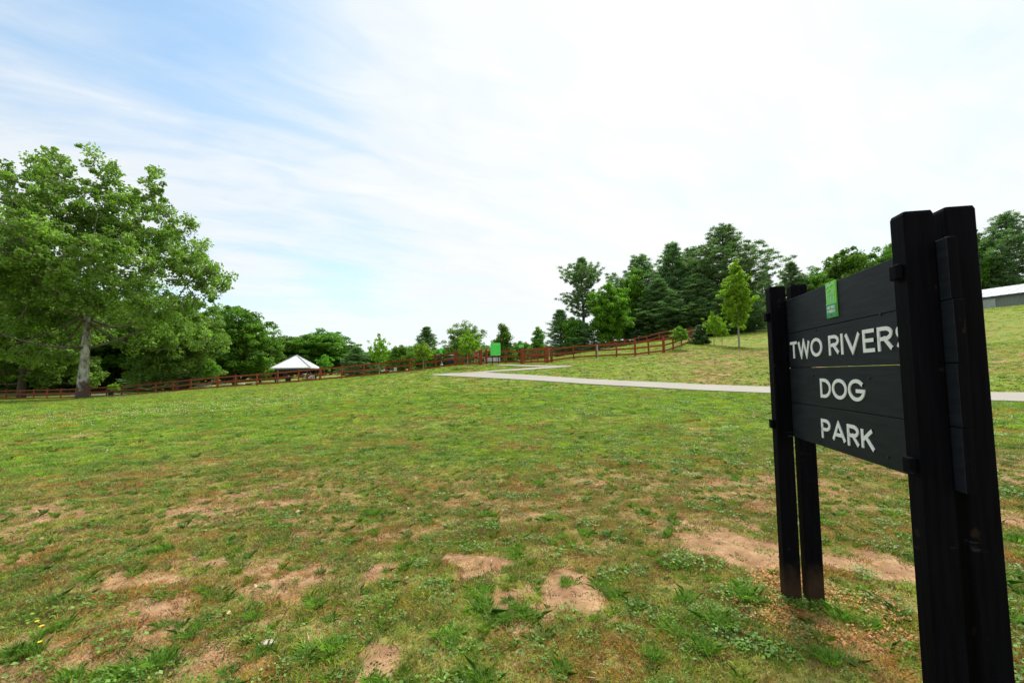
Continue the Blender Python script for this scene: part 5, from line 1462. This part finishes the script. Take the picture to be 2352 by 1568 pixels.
# straw and dead matter everywhere near
x, y = sector(16000, 1.0, 12); n = len(x); k = (bare_map(x, y) + rs.rand(n) * .5) > .12; k &= (bare_map(x, y) < .75) | (rs.rand(n) < .12)
x, y = x[k], y[k]; n = len(x)
sel = rs.rand(n)[:, None]; add_pts(x, y, .8 + .6 * rs.rand(n), np.full(n, 5), np.where(sel < .45, STRAW, np.where(sel < .75, BROWN, ORANGE)) * (.7 + .6 * rs.rand(n))[:, None])
x, y = sector(26000, 1.0, 12); n = len(x); k = bare_map(x, y) + (rs.rand(n) - .5) * .3 > .30; x, y = x[k], y[k]; n = len(x)
add_pts(x, y, .35 + .75 * rs.rand(n) ** 2, np.full(n, 7), np.where(rs.rand(n)[:, None] < .6, np.array([[.30, .18, .10]]), np.array([[.46, .31, .19]])) * (.6 + .7 * rs.rand(n))[:, None])
# coarse tufts: measured ones and random ones
tufts = [(1115,1395,1.5),(1105,1362,1.25),(1250,1195,1.1),(1200,1232,1.0),(1295,1232,1.0),(1115,1180,1.05),(1190,1268,1.0),(300,1540,1.5),(270,1548,1.2),(345,1530,1.2),
         (48,1508,1.5),(20,1500,1.2),(590,1418,1.1),(490,1362,1.0),(710,1388,1.0),(1040,1458,1.4),(1190,1420,1.2),(1160,1412,1.0),(745,1510,1.3),(700,1500,1.0),(1705,1375,1.3),
         (1680,1360,1.2),(1660,1428,1.3),(1575,1376,1.0),(1570,1312,1.1),(1540,1300,1.0),(1385,1345,1.1),(190,1332,1.1),(378,1262,1.1),(1345,1228,1.0),(1900,1205,1.0),(1110,1560,1.3),
         (870,1555,1.2),(1280,1525,1.1),(1420,1365,1.0),(1610,1500,1.0),(1560,1460,.9),(1510,1520,1.0),(2000,1440,1.0),(1940,1420,1.1),(1880,1500,1.0),(2040,1180,1.1),(2060,1230,1.0),
         (855,1185,1.0),(770,1060,1.2),(640,1000,1.2),(690,1000,1.2),(960,1010,1.2),(1310,1330,.9),(430,1450,1.0),(380,1500,1.1),(120,1440,1.0),(180,1560,1.0),(1215,1410,1.0),
         (1820,1150,1.0),(1690,1100,1.0),(1480,1180,1.0),(2330,1240,1.2),(2310,1340,1.2),(2335,1430,1.2),(1430,1070,1.2),(1240,1110,1.1)]
tx, ty, tz_ = [], [], []
for (px, py, s) in tufts:
    g = Gp(px, py)
    for q in range(3): tx.append(g[0] + rs.normal() * .035); ty.append(g[1] + rs.normal() * .04); tz_.append(s * (.50 + .42 * rs.rand()))
n = len(tx); add_pts(np.array(tx), np.array(ty), np.array(tz_), rs.choice([3, 4], n), (DARK * .6 + GREEN * .45)[None] * (.8 + .6 * rs.rand(n))[:, None])
x, y = sector(3600, 1.6, 9.5); n = len(x); k = bare_map(x, y) < .6; x, y = x[k], y[k]; n = len(x)
add_pts(x, y, .30 + .48 * rs.rand(n) ** 2, rs.choice([3, 4], n), np.where(rs.rand(n)[:, None] < .4, DARK, GREEN * .8) * (.8 + .5 * rs.rand(n))[:, None])
x, y = sector(5200, 9.5, 42); n = len(x); k = (bare_map(x, y) < .6) & (fbm(x * .8, y * .8, 888, 3) > .48); x, y = x[k], y[k]; n = len(x)
add_pts(x, y, .6 + .7 * rs.rand(n), rs.choice([3, 4], n), np.where(rs.rand(n)[:, None] < .6, DARK, GREEN) * (.8 + .5 * rs.rand(n))[:, None])
# dry orange fringe round the far posts of the sign
g0 = dvec * 3.40 + nvec * 1.22
n = 260; a = rs.rand(n) * 6.283; r = .10 + .42 * rs.rand(n) ** .8
add_pts(g0.x + r * np.cos(a), g0.y + r * np.sin(a) - .06, .7 + .5 * rs.rand(n), rs.choice([0, 1, 6], n), np.where(rs.rand(n)[:, None] < .7, ORANGE * 1.15, OLIVE) * (.8 + .4 * rs.rand(n))[:, None])
PX = np.concatenate(PX); PY = np.concatenate(PY); PS = np.concatenate(PS); PI_ = np.concatenate(PI_); PT = np.concatenate(PT)
k = ~path_mask(PX, PY) & ~((PY > 50) & (PX < -20) & False)
PX, PY, PS, PI_, PT = PX[k], PY[k], PS[k], PI_[k], PT[k]; n = len(PX)
zz_ = T(PX, PY); radn = 1 - sstep(np.hypot(PX, PY), 20, 60)
zz_ += radn * ((fbm(PX * 3, PY * 3, 400, 4) - .5) * .05 + (fbm(PX * 14, PY * 14, 440, 2) - .5) * .016 - .012 * np.clip(bare_map(PX, PY), 0, 1))
gm = bpy.data.meshes.new('grass'); gm.vertices.add(n); gm.vertices.foreach_set('co', np.stack([PX, PY, zz_], 1).astype(np.float32).ravel())
a = gm.attributes.new('sv', 'FLOAT_VECTOR', 'POINT'); a.data.foreach_set('vector', np.repeat(PS[:, None], 3, 1).astype(np.float32).ravel())
rot = np.zeros((n, 3)); rot[:, 2] = rs.rand(n) * 6.283; rot[:, 0] = rs.normal(size=n) * .06
a = gm.attributes.new('rv', 'FLOAT_VECTOR', 'POINT'); a.data.foreach_set('vector', rot.astype(np.float32).ravel())
a = gm.attributes.new('tint', 'FLOAT_VECTOR', 'POINT'); a.data.foreach_set('vector', PT.astype(np.float32).ravel())
a = gm.attributes.new('kind_index', 'INT', 'POINT'); a.data.foreach_set('value', PI_.astype(np.int32))
gm.update()
grass = link('grass', gm); tag(grass, 'short patchy lawn grass with coarse tufts and dry straw', 'grass', kind='stuff')
ng = bpy.data.node_groups.new('scatter_sod', 'GeometryNodeTree')
ng.interface.new_socket('Geometry', in_out='INPUT', socket_type='NodeSocketGeometry'); ng.interface.new_socket('Geometry', in_out='OUTPUT', socket_type='NodeSocketGeometry')
gi = ng.nodes.new('NodeGroupInput'); go = ng.nodes.new('NodeGroupOutput'); ip = ng.nodes.new('GeometryNodeInstanceOnPoints'); ci = ng.nodes.new('GeometryNodeCollectionInfo')
ci.inputs['Collection'].default_value = sodcol; ci.inputs['Separate Children'].default_value = True; ci.inputs['Reset Children'].default_value = True
def na_(nm, ty):
    q = ng.nodes.new('GeometryNodeInputNamedAttribute'); q.data_type = ty; q.inputs[0].default_value = nm; return q.outputs[0]
ng.links.new(gi.outputs[0], ip.inputs['Points']); ng.links.new(ci.outputs[0], ip.inputs['Instance']); ip.inputs['Pick Instance'].default_value = True
ng.links.new(na_('kind_index', 'INT'), ip.inputs['Instance Index']); ng.links.new(na_('rv', 'FLOAT_VECTOR'), ip.inputs['Rotation']); ng.links.new(na_('sv', 'FLOAT_VECTOR'), ip.inputs['Scale'])
ng.links.new(ip.outputs[0], go.inputs[0])
md = grass.modifiers.new('scatter', 'NODES'); md.node_group = ng

# clover heads on the left lawn
def clover_heads():
    rs = np.random.RandomState(5); V = []; n = 900
    xs, ys = [], []
    cs_ = [(Gp(px, py), s) for px, py, s in ((330, 945, 4.0), (420, 935, 4.0), (250, 955, 3.5), (500, 930, 4), (620, 925, 4), (230, 935, 5), (700, 915, 5))]
    for i in range(n):
        g, s = cs_[rs.randint(len(cs_))]; xs.append(g[0] + rs.normal() * s); ys.append(g[1] + rs.normal() * s)
    xs = np.array(xs); ys = np.array(ys); zs = T(xs, ys) + .05
    r = .014 + .012 * rs.rand(n)
    octv = np.array([(1,0,0),(0,1,0),(-1,0,0),(0,-1,0),(0,0,1),(0,0,-1)], float)
    v = (np.stack([xs, ys, zs], 1)[:, None] + octv[None] * r[:, None, None]).reshape(-1, 3)
    f = np.array([(0,1,4),(1,2,4),(2,3,4),(3,0,4),(1,0,5),(2,1,5),(3,2,5),(0,3,5)])
    q = (f[None] + (np.arange(n) * 6)[:, None, None]).reshape(-1, 3)
    o = link('clover', npmesh('clover', v, q, MAT['clover'])); tag(o, 'white clover heads scattered over the left lawn', 'clover', kind='stuff')
clover_heads()
# dandelions
for i, (px, py, lab) in enumerate(((84, 1431, 'yellow dandelion, uppermost of the three at the lower left corner'), (95, 1442, 'yellow dandelion, middle of the three at the lower left corner'), (91, 1480, 'yellow dandelion, nearest of the three, behind the corner tuft'))):
    g = Gp(px, py + 12); d = thing('dandelion', g, lab, 'flower', 'dandelions'); d.scale = (.75, .75, .75)
    MB().tube([(0, 0, -.01), (.004, 0, .03), (.002, 0, .055)], .0022, 6).build('stem', MAT['stem'], d)
    m = MB()
    for k in range(16):
        a = k * 6.283 / 16; m.poly([(0, 0, .056), (.012 * math.cos(a - .2), .012 * math.sin(a - .2), .063), (.018 * math.cos(a), .018 * math.sin(a), .062), (.012 * math.cos(a + .2), .012 * math.sin(a + .2), .0632)])
    m.lathe([(.002, .055), (.008, .058), (.006, .065)], 8); m.build('flower_head', MAT['yellow'], d)
# fallen leaves
def fallen():
    rs = np.random.RandomState(9); me = []
    for s in range(3):
        m = MB(); n = 10; pts = []
        for k in range(n):
            a = 2 * math.pi * k / n; r = .035 * (1 + .35 * math.cos(a * 2 + s) + .12 * rs.normal()); pts.append((math.cos(a) * r * 1.3, math.sin(a) * r * .75, .010 + .014 * math.sin(a * 2 + s)))
        m.v = [(0, 0, .004)] + pts; m.f = [(0, 1 + k, 1 + (k + 1) % n) for k in range(n)]
        q = bpy.data.meshes.new('fallen_leaf'); q.from_pydata(m.v, [], m.f); q.materials.append(MAT['deadleaf']); me.append(q)
    for i, (px, py) in enumerate(((735,1142),(680,1178),(515,1200),(935,1170),(470,1222),(585,1352),(420,1365),(1365,1208),(1565,1195),(90,1240),(1000,1010),(320,1098),(1130,1290),(1730,960),(520,1413))):
        g = Gp(px, py); o = link('fallen_leaf', me[i % 3]); o.location = (g[0], g[1], g[2] + .012); o.rotation_euler = (rs.normal() * .25, rs.normal() * .25, rs.rand() * 6.28)
        sc = .4 + .45 * rs.rand(); o.scale = (sc, sc, sc)
        tag(o, 'dry tan curled leaf lying on the patchy lawn', 'leaf', 'fallen leaves on the lawn')
fallen()
